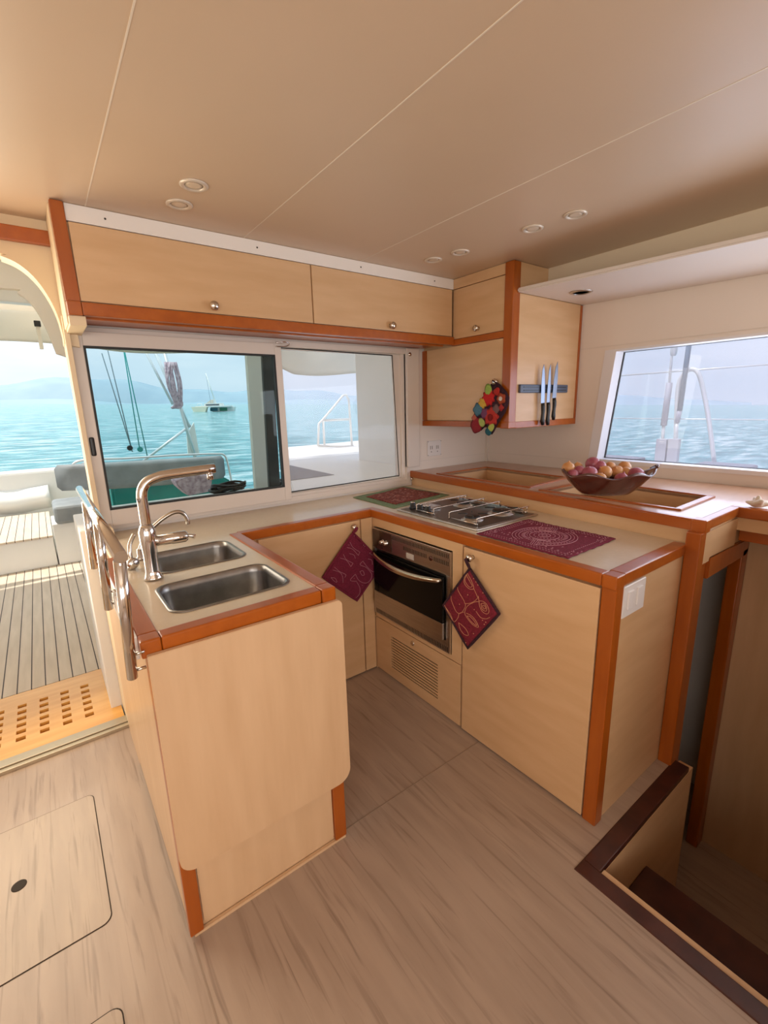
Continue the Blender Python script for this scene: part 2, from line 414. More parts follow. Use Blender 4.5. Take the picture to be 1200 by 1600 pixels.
# aft sliding window
def ring_xz(b, x0, x1, z0, z1, wd, y0, y1, bev=.003):
    wl, wr, wb, wt = wd
    b.box(x0, x0+wl, y0, y1, z0, z1, bev); b.box(x1-wr, x1, y0, y1, z0, z1, bev)
    b.box(x0+wl, x1-wr, y0, y1, z0, z0+wb, bev); b.box(x0+wl, x1-wr, y0, y1, z1-wt, z1, bev)
b = B(); ring_xz(b, .152, 2.06, .965, 1.872, (.02, .03, .03, .035), YA-.015, YA+.07); b.box(.17, 2.04, YA-.004, YA+.06, .99, 1.012)
b.box(2.03, 2.14, YA-.03, YA+.01, 1.08, 1.875, .006)
w2 = struct('window_2', b, FRAME)
b = B(); ring_xz(b, 1.125, 2.035, .995, 1.848, (.02, .055, .022, .02), YA+.02, YA+.05); struct('sash', b, FRAME, w2)
g2 = [(1.142, 1.018), (1.985, 1.026), (1.945, 1.828), (1.142, 1.836)]
b = B().prism(px(g2, YA+.03), (0, .004, 0)); struct('glass', b, GLASS_M, w2)
b = B()
for k in range(4):
    p, q = Vector((g2[k][0], YA+.018, g2[k][1])), Vector((g2[(k+1) % 4][0], YA+.018, g2[(k+1) % 4][1])); b.tube([p, q], .0035, 6)
struct('gasket', b, GASKET, w2)
b = B().prism(px([(1.985, 1.02), (2.035, 1.02), (2.035, 1.83), (1.945, 1.83)], YA+.012), (0, .02, 0)); struct('frame_corner', b, FRAME, w2)
b = B(); b.lathe([(.012, 0), (.012, .006), (0, .008)], (2.055, YA-.03, 1.835), (0, -1, 0)); b.lathe([(.010, 0), (.010, .006), (0, .008)], (2.06, YA-.03, 1.0), (0, -1, 0))
struct('screw_cap', b, BRASS, w2)
b = B(); ring_xz(b, .17, 1.135, .985, 1.85, (.045, .04, .078, .06), YA-.035, YA-.008)
w1 = struct('window_1', b, FRAME)
b = B(); ring_xz(b, .214, 1.096, 1.062, 1.791, (.009,)*4, YA-.037, YA-.012, 0); struct('gasket', b, GASKET, w1)
b = B().box(.22, 1.092, YA-.022, YA-.018, 1.068, 1.786); struct('glass', b, GLASS_T, w1)
hp = AY(145, 698, YA-.036)
b = B().box(hp.x-.010, hp.x+.010, YA-.041, YA-.03, hp.z-.042, hp.z+.042, .008, 3); struct('handle', b, BLACK, w1)
b = B(); b.tube(spline([(1.10, YA-.045, 1.852), (1.15, YA-.06, 1.856), (1.175, YA-.055, 1.846), (1.15, YA-.05, 1.834), (1.10, YA-.045, 1.832)]), .0035, 8)
struct('latch', b, CHROME, w1)
# soffit over the windscreen
def skew(pts, z0, z1): pass
b = B().prism([(2.215, 1.715, 2.092), (XF, 1.715, 2.092), (XF, -2.6, 1.98), (2.26, -2.6, 1.98)], (0, 0, .022), .006)
struct('trim_6', b, mat('soffit_panel', (.74, .66, .60), .4))
b = B().prism([(2.50, 1.79, ZC), (2.53, -2.6, ZC), (2.53, -2.6, 2.0), (2.50, 1.79, 2.10)], (.02, 0, 0))
struct('trim_7', b, mat('soffit_fascia', (.72, .60, .44), .5))

# ================================================================== GALLEY CABINETS
# sink cabinet
t = thing('sink_cabinet', 'maple veneer sink cabinet with an open hanging end board, beside the door', 'cabinet', (.4, 1.6, 0))
b = B().box(.14, .16, 1.19, 2.0, .005, .912); b.box(.64, .655, 1.19, 2.0, .005, .912); b.box(.14, .65, 1.185, 1.2, .005, .912); b.box(.14, .65, 1.2, 2.0, .005, .02); obj('body', b, MAPLEV, t)
b = B().box(.133, .137, 1.19, 2.028, .02, .915); b.box(.133, .2, 2.032, 2.29, .0, .912, .002); obj('side_panel', b, MAPLEV, t)
for x0, x1 in ((.128, .166), (.618, .662)):
    b = B().box(x0, x1, 1.168, 1.20, .012, .915, .003); obj('corner_post', b, CHERRYV, t, label='cherry corner post')
b = B().prism([(x, 1.147, z) for x, z in ([(.128, .925), (.128, .30)] + [(.128+.045*(1-math.cos(R(a))), .30-.045*math.sin(R(a))) for a in range(15, 91, 15)]
     + [(.60+.045*math.sin(R(a)), .255+.045*(1-math.cos(R(a)))) for a in range(15, 91, 15)][0:0]
     + [(.632+.047*math.sin(R(a)), .255+.047*(1-math.cos(R(a)))) for a in range(0, 91, 15)] + [(.679, .905), (.668, .918)])], (0, .016, 0), .0015)
obj('hanging_board', b, MAPLEV, t)
b = B().box(.17, .616, 1.178, 1.19, .03, .3, .001); b.box(.14, .66, 1.172, 1.182, .0, .010); obj('plinth', b, MAPLEV, t)
# cabinet under the window
t = thing('window_base_cabinet', 'maple base cabinet with one door, under the sliding window', 'cabinet', (1.0, 2.2, 0))
b = B().box(.66, 1.385, 2.0, 2.46, .0, .915); obj('body', b, MAPLE, t)
d = obj('door', B().box(.74, 1.306, 1.982, 1.999, .01, .912, .002), MAPLE, t)
def knob(c, axis, parent, r=.0165):
    b = B().lathe([(r*.6, 0), (r*.42, .006), (r*.42, .014), (r*.95, .018), (r, .024), (r*.8, .031), (0, .034)], c, axis, 20)
    return obj('knob', b, BRASS, parent)
knob((1.258, 1.982, .885), (0, -1, 0), d)
b = B().box(1.314, 1.385, 1.982, 1.999, .01, .915, .001); obj('corner_filler', b, MAPLE, t)
# oven cabinet
t = thing('oven_cabinet', 'maple galley cabinet housing the oven above a louvred flap', 'cabinet', (1.65, 1.65, 0))
b = B(); X0, X1 = 1.39, 1.42
b.box(X0, X1, 1.313, 1.985, .868, .915, .001); b.box(X0, X1, 1.313, 1.372, .335, .868, .001); b.box(X0, X1, 1.975, 1.985, .335, .868)
b.box(X0, X1, 1.37, 1.98, .335, .36, .001); b.box(X1, 1.98, 1.313, 1.33, .0, .915); b.box(X1, 1.98, 2.005, 2.02, .0, .915); b.box(1.96, 1.98, 1.33, 2.005, 0, .915)
b.box(1.39, 1.42, 1.984, 2.0, .0, .915); b.box(1.42, 1.96, 1.33, 2.0, .30, .33); b.box(1.40, 1.96, 1.32, 2.0, .0, .01)
obj('body', b, MAPLE, t)
fd = B()
yl, yr, zb, zt = 1.983, 1.316, .012, .330
la, lb, z0, z1 = 1.842, 1.466, .062, .262
fd.box(1.39, 1.406, yr, lb, zb, zt); fd.box(1.39, 1.406, la, yl, zb, zt); fd.box(1.39, 1.406, lb, la, zb, z0); fd.box(1.39, 1.406, lb, la, z1, zt)
NS = 12; st = (z1-z0)/NS
for k in range(NS): fd.box(1.39, 1.394, lb, la, z0+k*st, z0+(k+.58)*st)
d = obj('louvred_flap', fd, MAPLE, t)
obj('vent_backing', B().box(1.404, 1.406, lb-.01, la+.01, z0-.01, z1+.01), DARK, d)
b = B().lathe([(.013, 0), (.013, .004), (.009, .006), (.005, .005), (0, .005)], (1.39, 1.654, .298), (-1, 0, 0)); obj('push_latch', b, BRASS, d)
# fridge cabinet (peninsula end)
t = thing('fridge_cabinet', 'maple cabinet with one tall plain door at the open end of the galley run', 'cabinet', (1.65, .98, 0))
b = B().box(1.41, 1.93, .665, 1.309, .0, .915); obj('body', b, MAPLE, t)
d = obj('door', B().box(1.388, 1.408, .70, 1.303, .008, .905, .002), MAPLE, t)
knob((1.388, 1.25, .872), (-1, 0, 0), d)
obj('end_panel', B().box(1.44, 1.92, .654, .668, .0, .915, .001), MAPLE, t)
b = B().box(1.388, 1.436, .646, .695, .0, .918, .004); obj('corner_post', b, CHERRYV, t, label='cherry corner post')
# stair post
b = B().box(1.905, 1.955, .60, .652, -.02, 1.012, .005); 
solo('stair_post', b, CHERRYV, 'tall varnished cherry post where the counter end meets the stairwell', 'post')

# oven
t = thing('oven', 'stainless steel built-in oven with black glass door', 'oven', (1.6, 1.67, .36))
A, Z_, XO = 1.374, 1.972, 1.378
b = B().box(XO, 1.392, A, Z_, .75, .863, .002); b.box(XO, 1.392, 1.95, Z_, .365, .75, .002); b.box(XO, 1.392, A, 1.40, .365, .75, .002); b.box(XO, 1.392, 1.40, 1.95, .365, .425, .002)
b.box(1.40, 1.93, 1.385, 1.962, .37, .86)
obj('fascia', b, STEEL, t)
b = B()
for k in range(44):
    y = 1.385+k*.0112
    if y < 1.80: b.box(XO-.001, XO+.001, y, y+.0045, .832, .852)
    if y < 1.70 and abs(y-1.50) > .022: b.box(XO-.001, XO+.001, y, y+.0045, .797, .817)
for k in range(50):
    y = 1.385+k*.0115
    b.box(XO-.001, XO+.001, y, y+.0045, .372, .396)
obj('vent_slots', b, DARK, t, kind='stuff')
b = B().box(XO-.003, XO, 1.80, 1.965, .757, .856, .001); obj('control_panel', b, mat('dark_glossy_panel', (.06, .03, .02), .12, 0, .4), t)
for y in (1.868, 1.838):
    b = B().lathe([(.014, 0), (.014, .004), (.011, .006), (.010, .022), (0, .023)], (XO-.003, y, .803), (-1, 0, 0), 20); obj('control_knob', b, CHROME, t)
b = B().lathe([(.012, 0), (.012, .003), (0, .004)], (XO, 1.50, .805), (-1, 0, 0)); obj('indicator', b, mat('brown_lens', (.08, .02, .01), .2), t)
b = B().box(XO-.002, XO, 1.625, 1.68, .762, .79); obj('maker_plate', b, mat('plate_grey', (.55, .50, .45), .4), t, label='small grey rating plate')
b = B().box(XO-.016, XO-.002, 1.406, 1.945, .512, .738, .002); dd = obj('door', b, OVGLASS, t, label='black glass oven door')
b = B().box(XO-.017, XO-.001, 1.406, 1.945, .43, .512, .002); obj('door_base', b, STEEL, dd)
P = [(XO-.016, 1.935, .725), (XO-.035, 1.90, .722), (XO-.050, 1.80, .710), (XO-.056, 1.68, .704), (XO-.050, 1.56, .708), (XO-.035, 1.44, .722), (XO-.016, 1.415, .725)]
Q = spline(P); b = B().tube(Q, [.008+.007*math.sin(math.pi*i/(len(Q)-1)) for i in range(len(Q))], 12); obj('handle', b, mat('handle_steel', (.62, .55, .46), .22, 1), dd)

# ------------------------------------------------------------------ worktop
t = thing('worktop', 'cream worktop with raised cherry edging, U-shaped from sinks to hob', 'worktop', (1.0, 2.2, .91))
S1 = rrect(.222, .582, 1.292, 1.548, .045); S2 = rrect(.262, .575, 1.665, 1.945, .045)
out = [(.135, 1.215), (.625, 1.215), (.625, 2.035), (1.425, 2.035), (1.425, .70), (1.925, .655), (1.952, .655), (2.078, 2.455), (.155, 2.455), (.155, 2.0), (.135, 2.0)]
b = B().slab([out, S1, S2], .925, .9525); obj('counter', b, WORKTOP, t)
ZT, ZB = .958, .915
def edge(x0, x1, y0, y1, mt=CHERRY): obj('edging', B().box(x0, x1, y0, y1, ZB, ZT, .006, 3), mt, t, label='varnished cherry edging')
edge(.622, .668, 1.212, 2.02)
edge(.166, .618, 1.166, 1.212); edge(.118, .166, 1.212, 1.99)
edge(.66, 1.40, 1.990, 2.036); edge(1.382, 1.430, .695, 2.036)
edge(1.438, 1.93, .648, .700)
for x0, x1, y0, y1 in ((.118, .165, 1.164, 1.211), (.620, .668, 1.164, 1.211), (1.380, 1.437, .645, .694)):
    obj('corner_block', B().box(x0, x1, y0, y1, ZB-.002, ZT+.001, .006, 3), CHERRY, t, label='cherry corner block')
# white slats clipped on the cabinet side
b = B()
for y0, y1 in ((1.20, 1.27), (1.275, 1.40), (1.405, 1.52), (1.525, 1.60)): b.box(.108, .118, y0, y1, .90, .962, .002)
solo('side_fiddle_strip', b, STRIPW, 'white plastic strip on the outer edge of the sink worktop, behind the handrail', 'strip')

# sinks
def sink(x0, x1, y0, y1, dep, label):
    b = B(); t2 = bmesh.new(); rings = []
    prof = [(.006, .9535, .05), (0, .9555, .05), (-.004, .953, .048), (-.006, .93, .048), (-.014, CT-dep+.03, .05), (-.035, CT-dep+.004, .05), (-.07, CT-dep, .04)]
    for g, z, r in prof:
        rings.append([t2.verts.new((x, y, z)) for x, y in rrect(x0-g, x1+g, y0-g, y1+g, r, 6)])
    for A_, C_ in zip(rings, rings[1:]):
        n = len(A_)
        for k in range(n): t2.faces.new((A_[k], A_[(k+1) % n], C_[(k+1) % n], C_[k]))
    t2.faces.new(rings[-1])
    bmesh.ops.recalc_face_normals(t2, faces=t2.faces[:])
    for f in t2.faces: f.smooth = len(f.verts) == 4; f.normal_flip()
    b._merge(t2)
    e = thing('sink', label, 'sink', ((x0+x1)/2, (y0+y1)/2, CT-dep))
    o = obj('bowl', b, BOWLST, e); md = o.modifiers.new('s', 'SOLIDIFY'); md.thickness = .0015; md.offset = -1
    b = B().lathe([(.03, .001), (.03, .003), (.02, .002), (0, .002)], ((x0+x1)/2, (y0+y1)/2, CT-dep)); obj('drain', b, CHROME, e)
sink(.222, .582, 1.292, 1.548, .17, 'larger stainless sink bowl, nearest the end board')
sink(.262, .575, 1.665, 1.945, .14, 'smaller stainless sink bowl, nearest the window')

# main faucet
t = thing('kitchen_faucet', 'tall chrome kitchen faucet with long sloping spout', 'faucet', (.238, 1.64, CT))
bx, by = .238, 1.64
b = B().lathe([(.030, 0), (.030, .006), (.026, .012), (.023, .03), (.0225, .085), (.026, .13), (.0265, .165), (.022, .178), (.019, .186), (0, .19)], (bx, by, CT), seg=32); obj('body', b, CHROME, t)
P = [(bx, by, CT+.18), (bx, by, 1.20), (bx, by, 1.235), (bx+.006, by, 1.262), (bx+.022, by, 1.282), (bx+.05, by, 1.293), (bx+.09, by, 1.299), (bx+.24, by, 1.305)]
b = B().tube(spline(P, 6), .0165, 20); b.lathe([(.011, 0), (.011, .028), (0, .028)], (bx+.222, by, 1.295), (0, 0, -1), 20); obj('spout', b, CHROME, t)
b = B().lathe([(.018, 0), (.018, .06), (.0195, .062), (.0195, .105), (.014, .112), (0, .112)], (bx+.01, by, 1.082), (1, -.05, 0), 24); obj('valve', b, CHROME, t)
b = B().tube([(bx+.11, by-.005, 1.085), (bx+.128, by-.012, 1.083), (bx+.142, by-.022, 1.079)], [.005, .006, .008], 10); obj('lever', b, CHROME, t)
# filtered water tap
t = thing('filter_tap', 'small curved chrome tap behind the tall faucet', 'tap', (.24, 1.90, CT))
b = B().lathe([(.016, 0), (.016, .006), (.009, .012), (.009, .04), (0, .045)], (.24, 1.90, CT)); obj('base', b, CHROME, t)
b = B().tube(spline([(.24, 1.9, CT+.03), (.262, 1.9, 1.03), (.30, 1.9, 1.072), (.345, 1.9, 1.103), (.385, 1.9, 1.117), (.412, 1.9, 1.108), (.425, 1.9, 1.08), (.427, 1.9, 1.062)]), .0085, 12); obj('spout', b, mat('worn_chrome', (.6, .55, .5), .2, 1), t)
# spray head
t = thing('sink_sprayer', 'small chrome sprayer on a bent hose left of the tall faucet', 'sprayer', (.19, 1.80, CT))
b = B().lathe([(.016, 0), (.016, .014), (.020, .016), (.020, .024), (.012, .03), (0, .03)], (.195, 1.80, CT+.022), (.25, -1, .15), 20); b.lathe([(.014, 0), (.012, .01), (0, .01)], (.195, 1.80, CT)); obj('head', b, CHROME, t)
b = B().tube(spline([(.197, 1.797, CT+.03), (.197, 1.80, CT+.06), (.203, 1.81, CT+.09), (.222, 1.82, CT+.12)]), .0075, 10); obj('hose', b, BRASS, t)

# handrail beside the sink cabinet
t = thing('handrail', 'polished steel handrail with upright tubes on the side of the sink cabinet', 'handrail', (.095, 1.5, .87))
top = [(.100, 1.07, 1.205), (.100, 2.20, 1.208)]
b = B().tube(top, .0135, 24); obj('rail', b, CHROME, t)
for (y0, y1, z0) in ((1.09, 1.17, .875), (1.52, 1.57, .912), (1.93, 1.97, .935)):
    b = B().tube([(.098, y0, 1.195), (.092, y1, z0)], .0125, 20); u = obj('upright', b, CHROME, t)
    for f in (.12, .45):
        z = z0+(1.19-z0)*f*.45; b = B().lathe([(.004, 0), (.004, .022)], (.102, y1-(y1-y0)*f*.4, z), (1, 0, 0), 12)
        obj('bolt', b, BRASS, u)

# ------------------------------------------------------------------ hob
t = thing('gas_hob', 'stainless gas hob with three burners and wire pan supports', 'hob', (1.71, 1.6, CT))
b = B().box(1.482, 1.93, 1.315, 1.885, CT-.002, CT+.006, .002); obj('tray', b, STEEL, t)
b = B().box(1.50, 1.915, 1.33, 1.87, CT+.006, CT+.0075); obj('top_plate', b, mat('hob_plate_dark', (.14, .115, .10), .28, .6), t)
for (x, y, r) in ((1.60, 1.45, .036), (1.80, 1.44, .045), (1.80, 1.70, .036)):
    b = B().lathe([(r*1.5, 0), (r*1.5, .003), (r*1.15, .005), (r*1.1, .012), (0, .012)], (x, y, CT+.0075)); u = obj('burner', b, STEEL, t)
    b = B().lathe([(r, .012), (r, .019), (r*.9, .021), (0, .021)], (x, y, CT+.0075)); obj('burner_cap', b, BLACK, u)
for (y, x) in ((1.835, 1.555), (1.775, 1.555), (1.715, 1.555)):
    b = B().lathe([(.019, 0), (.019, .008), (.015, .010), (.014, .028), (.012, .031), (0, .031)], (x, y, CT+.0075), seg=20); u = obj('control_knob', b, BLACK, t)
    b = B().lathe([(.0135, .031), (.012, .036), (0, .037)], (x, y, CT+.0075), seg=20); obj('knob_cap', b, CHROME, u)
WIRE = mat('grate_wire', (.75, .68, .60), .2, 1)
b = B(); gz = CT+.042
for y in (1.355, 1.53, 1.64, 1.77):
    b.tube(spline([(1.525, y, CT+.009), (1.525, y, gz-.006), (1.533, y, gz), (1.60, y, gz), (1.88, y, gz), (1.893, y, gz-.006), (1.893, y, CT+.009)], 5), .0026, 8)
for x, y0, y1 in ((1.53, 1.355, 1.52), (1.89, 1.355, 1.77), (1.53, 1.64, 1.77)):
    b.tube([(x, y0, CT+.014), (x, y1, CT+.014)], .003, 8)
obj('pan_support', b, WIRE, t)
for (x, y, r) in ((1.60, 1.45, .05), (1.80, 1.44, .06), (1.80, 1.70, .05)):
    for a in range(4):
        c, s_ = math.cos(R(45+90*a)), math.sin(R(45+90*a)); b = B().tube([(x+c*r*.5, y+s_*r*.5, gz-.004), (x+c*r*1.35, y+s_*r*1.35, gz-.004)], .003, 6)
        obj('pan_finger', b, BLACK, t)
b = B().box(1.87, 1.885, 1.36, 1.80, CT+.0075, CT+.03, .002); b.box(1.60, 1.68, 1.745, 1.83, CT+.007, CT+.019, .006, 3); obj('rear_guard', b, CHROME, t)

# ------------------------------------------------------------------ mats
def cloth(pts, z, mt, n=22, amp=.0015, fringe=0, th=.003):
    c = [Vector((*p, z)) for p in pts]
    def fn(u, v):
        p = c[0]*(1-u)*(1-v)+c[1]*u*(1-v)+c[2]*u*v+c[3]*(1-u)*v
        e = min(u, v, 1-u, 1-v)
        j = fringe*math.sin(37*(u+2*v))*(1 if e < 1e-6 else 0)
        return p+Vector((j, j*.6, amp*(math.sin(9*u+5*v)+math.sin(7*v-4*u)+2)*.5))
    return B().grid(fn, n, n, (0, 0, th), smooth=True), fn
def stitch(b, fn, paths, dz=.0036, r=.0012, dash=False):
    for P in paths:
        Q = [fn(u, v)+Vector((0, 0, dz)) for u, v in P]
        if dash:
            for i in range(0, len(Q)-1, 2): b.tube([Q[i], Q[i+1]], r, 5)
        else: b.tube(Q, r, 5)
mp1 = [(1.445, 1.285), (1.815, 1.290), (1.80, .862), (1.445, .852)]
t = thing('patterned_place_mat', 'burgundy cloth mat stitched with pale rings, right of the gas hob', 'place mat', (1.63, 1.07, CT))
b, fn = cloth(mp1, .9535, BURG, 40, .0015, .003); obj('cloth', b, BURG, t)
b = B()
# u along x (depth), v along y (length)
def ell(cu, cv, ru, rv, a0=0, a1=360, n=40): return [(cu+ru*math.cos(R(a0+(a1-a0)*k/n)), cv+rv*math.sin(R(a0+(a1-a0)*k/n))) for k in range(n+1)]
for k, (ru, rv) in enumerate(((.03, .025), (.07, .055), (.12, .10), (.17, .14), (.20, .165), (.30, .24), (.34, .27), (.38, .30))):
    if k < 5: stitch(b, fn, [ell(.5, .5, ru, rv)], dash=k % 2 == 0)
    else:
        for a0 in (20, 200): stitch(b, fn, [ell(.5, .5, ru, rv, a0, a0+140)], dash=k == 6)
for k in range(44):
    a = R(k*360/44); 
    stitch(b, fn, [[(.5+.22*math.cos(a), .5+.18*math.sin(a)), (.5+.27*math.cos(a), .5+.215*math.sin(a))]], r=.0009)
for o in range(4):
    d_ = .02*o
    stitch(b, fn, [[(.12, .56+d_), (.30, .50+d_), (.34, .60+d_)], [(.88, .44-d_), (.70, .50-d_), (.66, .40-d_)]])
for k in range(30):
    v = .06+.88*k/29
    for u in (.05, .95, .10, .90): stitch(b, fn, [[(u, v), (u, v+.012)]], r=.001)
for k in range(22):
    u = .08+.84*k/21
    for v in (.05, .09, .93): stitch(b, fn, [[(u, v), (u+.018, v)]], r=.001)
for q in range(70):
    u, v = random.choice([(.1, .3), (.7, .92)]), random.random()
    u = random.uniform(*u)
    if (u-.5)**2/.14+(v-.5)**2/.09 > 1: stitch(b, fn, [[(u, v), (u+.02, v+.008), (u+.03, v-.006)]], r=.0009)
obj('stitching', b, THREADP, t)
t = thing('window_corner_mat', 'brick red cloth mat with green border in the corner behind the hob', 'place mat', (1.7, 2.2, CT))
b, fn = cloth([(1.508, 2.375), (1.70, 2.445), (2.0, 2.06), (1.515, 1.95)], .9532, GREENC, 16, .001)
b, fn = cloth([(1.51, 2.36), (1.99, 2.44), (1.985, 1.99), (1.50, 1.93)], .9532, GREENC, 16, .001, 0, .002); obj('border', b, GREENC, t, label='green cloth border')
b, fn = cloth([(1.57, 2.30), (1.945, 2.40), (1.955, 2.04), (1.565, 2.0)], .9555, REDMAT, 24, .0015, .004, .003); obj('cloth', b, REDMAT, t)
b = B(); 
for q in range(46):
    u, v = random.uniform(.08, .9), random.uniform(.08, .9); stitch(b, fn, [[(u, v), (u+.03, v+random.uniform(-.03, .03)), (u+.05, v)]], r=.0009)
obj('stitching', b, THREAD, t)

# ------------------------------------------------------------------ pot holders
def potholder(c, nrm, th, mt, edge_mt, name_label, hook, loop_mt, paths, thread, dots=()):
    c = [Vector(p) for p in c]; nrm = Vector(nrm)
    e = thing('pot_holder', name_label, 'pot holder', c[2])
    def fn(u, v, k=1.0):
        p = c[0]*(1-u)*(1-v)+c[1]*u*(1-v)+c[2]*u*v+c[3]*(1-u)*v
        q = min(u, v, 1-u, 1-v); return p+nrm*(th*(.4+.6*min(1, q/.08)**.5))
    b = B().grid(lambda u, v: fn(u, v), 18, 18, -nrm*th*.9); obj('pad', b, mt, e)
    Pb = []
    for k in range(4):
        for i in range(6): Pb.append(c[k].lerp(c[(k+1) % 4], i/6)+nrm*th*.4)
    b = B().tube(Pb, .0065, 8, closed=True); obj('binding', b, edge_mt, e)
    b = B().tube(spline([c[0]+nrm*th*.4, c[0].lerp(hook, .5)+nrm*.008+Vector((0, .004, 0)), hook+nrm*.018+Vector((0, 0, .004)), c[0].lerp(hook, .5)+nrm*.012-Vector((0, .006, 0)), c[0]+nrm*th*.5]), .006, 8); obj('loop', b, loop_mt, e)
    b = B()
    for P in paths:
        Q = [fn(u, v)+nrm*.0008 for u, v in P]; b.tube(Q, .0011, 5)
    for (u, v) in dots:
        q = fn(u, v)+nrm*.0008; b.tube([q, q+Vector((0, .003, .003))], .0018, 5)
    obj('stitching', b, thread, e)
# corners: top, right-ish, bottom, left ; u: top->right, v: ->
def sm(P, n=6): return [(p.x, p.y) for p in spline([Vector((x, y, 0)) for x, y in P], n)]
# image-plane helper: convert pixels to uv on the pad
def uvof(c, plane):
    c = [Vector(p) for p in c]
    def f(x, y):
        P = plane(x, y); u, v = .5, .5
        for _ in range(12):
            p = c[0]*(1-u)*(1-v)+c[1]*u*(1-v)+c[2]*u*v+c[3]*(1-u)*v; r_ = P-p
            du = (c[1]-c[0])*(1-v)+(c[2]-c[3])*v; dv = (c[3]-c[0])*(1-u)+(c[2]-c[1])*u
            a, b_, d_ = du.dot(du), du.dot(dv), dv.dot(dv); e1, e2 = r_.dot(du), r_.dot(dv); det = a*d_-b_*b_
            u += (e1*d_-e2*b_)/det; v += (a*e2-b_*e1)/det
        return (min(.97, max(.03, u)), min(.97, max(.03, v)))
    return f
Xp = 1.372
pl = lambda x, y: AX(x, y, Xp)
c2 = [pl(735, 888), pl(781, 959), pl(732, 1012), pl(694, 945)]
uv = uvof(c2, pl); sc = 120/1011
def zp(L_): return sm([uv(680+x*sc, 840+y*sc) for x, y in L_])
paths = [zp(q) for q in (
    [(430, 440), (390, 500), (410, 600), (470, 665), (530, 660), (500, 560), (430, 440)], [(430, 480), (415, 560), (470, 640), (510, 630), (480, 570), (430, 480)],
    [(530, 660), (575, 760), (580, 790), (510, 845), (420, 860), (400, 820), (330, 700), (300, 630)],
    [(420, 860), (415, 910), (360, 985), (300, 965), (240, 830), (220, 750)], [(600, 835), (540, 840), (450, 890), (415, 960), (425, 1020), (510, 1130), (590, 1170), (560, 1090), (500, 1020), (430, 985)],
    [(440, 1020), (500, 1100), (570, 1150), (530, 1080), (480, 1030), (440, 1020)], [(590, 760), (600, 830), (610, 900), (650, 970), (710, 995), (730, 950), (700, 870), (650, 830), (600, 825)],
    [(625, 860), (640, 930), (690, 960), (700, 920), (670, 860), (625, 860)], [(645, 885), (660, 925), (685, 925), (670, 885), (645, 885)],
    [(130, 860), (150, 960), (210, 1060), (270, 1100), (320, 1050), (340, 990), (400, 970)], [(150, 900), (190, 1000), (245, 1080), (220, 1000), (150, 900)],
    [(330, 1110), (350, 1190), (400, 1260), (460, 1275), (430, 1200), (370, 1140), (330, 1110)], [(740, 1040), (690, 1060), (620, 1040), (560, 960)])]
dots = [uv(680+x*sc, 840+y*sc) for x, y in ((455, 750), (345, 875), (540, 945), (650, 1085), (690, 1110), (670, 1140), (425, 1380), (530, 1260), (655, 720), (535, 530), (560, 580), (585, 620))]
potholder(c2, (-1, 0, 0), .010, BURG2, BLACKC, 'dark red pot holder with black edge and leaf stitching, hanging right of the oven', Vector((1.36, 1.25, .868)), BLACKC, paths, mat('orange_thread', (.66, .30, .16), .8), dots)
pl = lambda x, y: AY(x, y, 1.966)
c1 = [pl(551, 832), pl(597, 880), pl(557, 938), pl(504, 902)]
uv = uvof(c1, pl); s1 = 140/1200
def zp(L_): return sm([uv(480+x*s1, 800+y*s1) for x, y in L_], 5)
paths = [zp(q) for q in (
    [(560, 400), (600, 470), (690, 530)], [(690, 530), (670, 575)], [(520, 470), (590, 490), (670, 575)], [(550, 550), (610, 570), (630, 615)],
    [(470, 560), (510, 630), (600, 680)], [(600, 680), (570, 725)], [(430, 610), (510, 640), (570, 725)], [(350, 730), (420, 790), (500, 830), (490, 870)], [(330, 770), (420, 800), (460, 860), (465, 940)],
    [(305, 870), (360, 880), (385, 930), (350, 920), (305, 870)], [(820, 545), (850, 520)], [(820, 545), (900, 610), (940, 720), (920, 785), (860, 790), (790, 730), (730, 650)],
    [(730, 650), (695, 700), (780, 740), (850, 830), (830, 920), (760, 945), (680, 910), (630, 825)], [(630, 825), (570, 890), (575, 915), (650, 920)],
    [(650, 930), (690, 1010), (685, 1090), (640, 1145)], [(800, 620), (850, 640), (860, 700)], [(690, 790), (730, 780), (750, 830), (720, 840), (690, 790)])]
dots = [uv(480+x*s1, 800+y*s1) for x, y in ((545, 440), (905, 585), (930, 625), (950, 655), (615, 885), (725, 980), (760, 420), (775, 440), (620, 320))]
potholder(c1, (0, -1, 0), .010, BURG, BURG, 'burgundy pot holder with pale bow-shaped stitching, hanging left of the oven', Vector((1.258, 1.955, .882)), BURG, paths, THREADP, dots)

# ------------------------------------------------------------------ raised shelf with two bins
ZS = 1.055
t = thing('raised_shelf', 'raised cherry-edged ledge with two sunken bins, behind the hob', 'shelf', (2.4, 1.6, .95))
def fx(y): return 1.93+(y-.6)*(.13/1.85)      # front line
ins = lambda y: fx(y)
o1 = [(2.005, .66), (2.36, .66), (2.36, -2.55), (XF-.004, -2.55), (XF-.004, YA-.004), (fx(2.46)+.045, YA-.004), (fx(.66)+.045, .66)]
o1 = [(fx(.66)+.03, .615), (2.33, .615), (2.33, -2.55), (XF-.004, -2.55), (XF-.004, YA-.004), (fx(2.46)+.03, YA-.004)]
h1 = [(2.100, 1.505), (2.52, 1.55), (2.56, 2.19), (2.115, 2.20)]; h2 = [(2.085, .765), (2.455, .775), (2.50, 1.36), (2.07, 1.375)]
MAPTOP = noisy('ledge_veneer', (.50, .27, .16), (.56, .32, .20), (1, 6, 1), 4, rough=.3, coat=.3)
b = B().slab([o1, h1, h2], ZS-.02, ZS-.004); obj('top', b, MAPTOP, t)
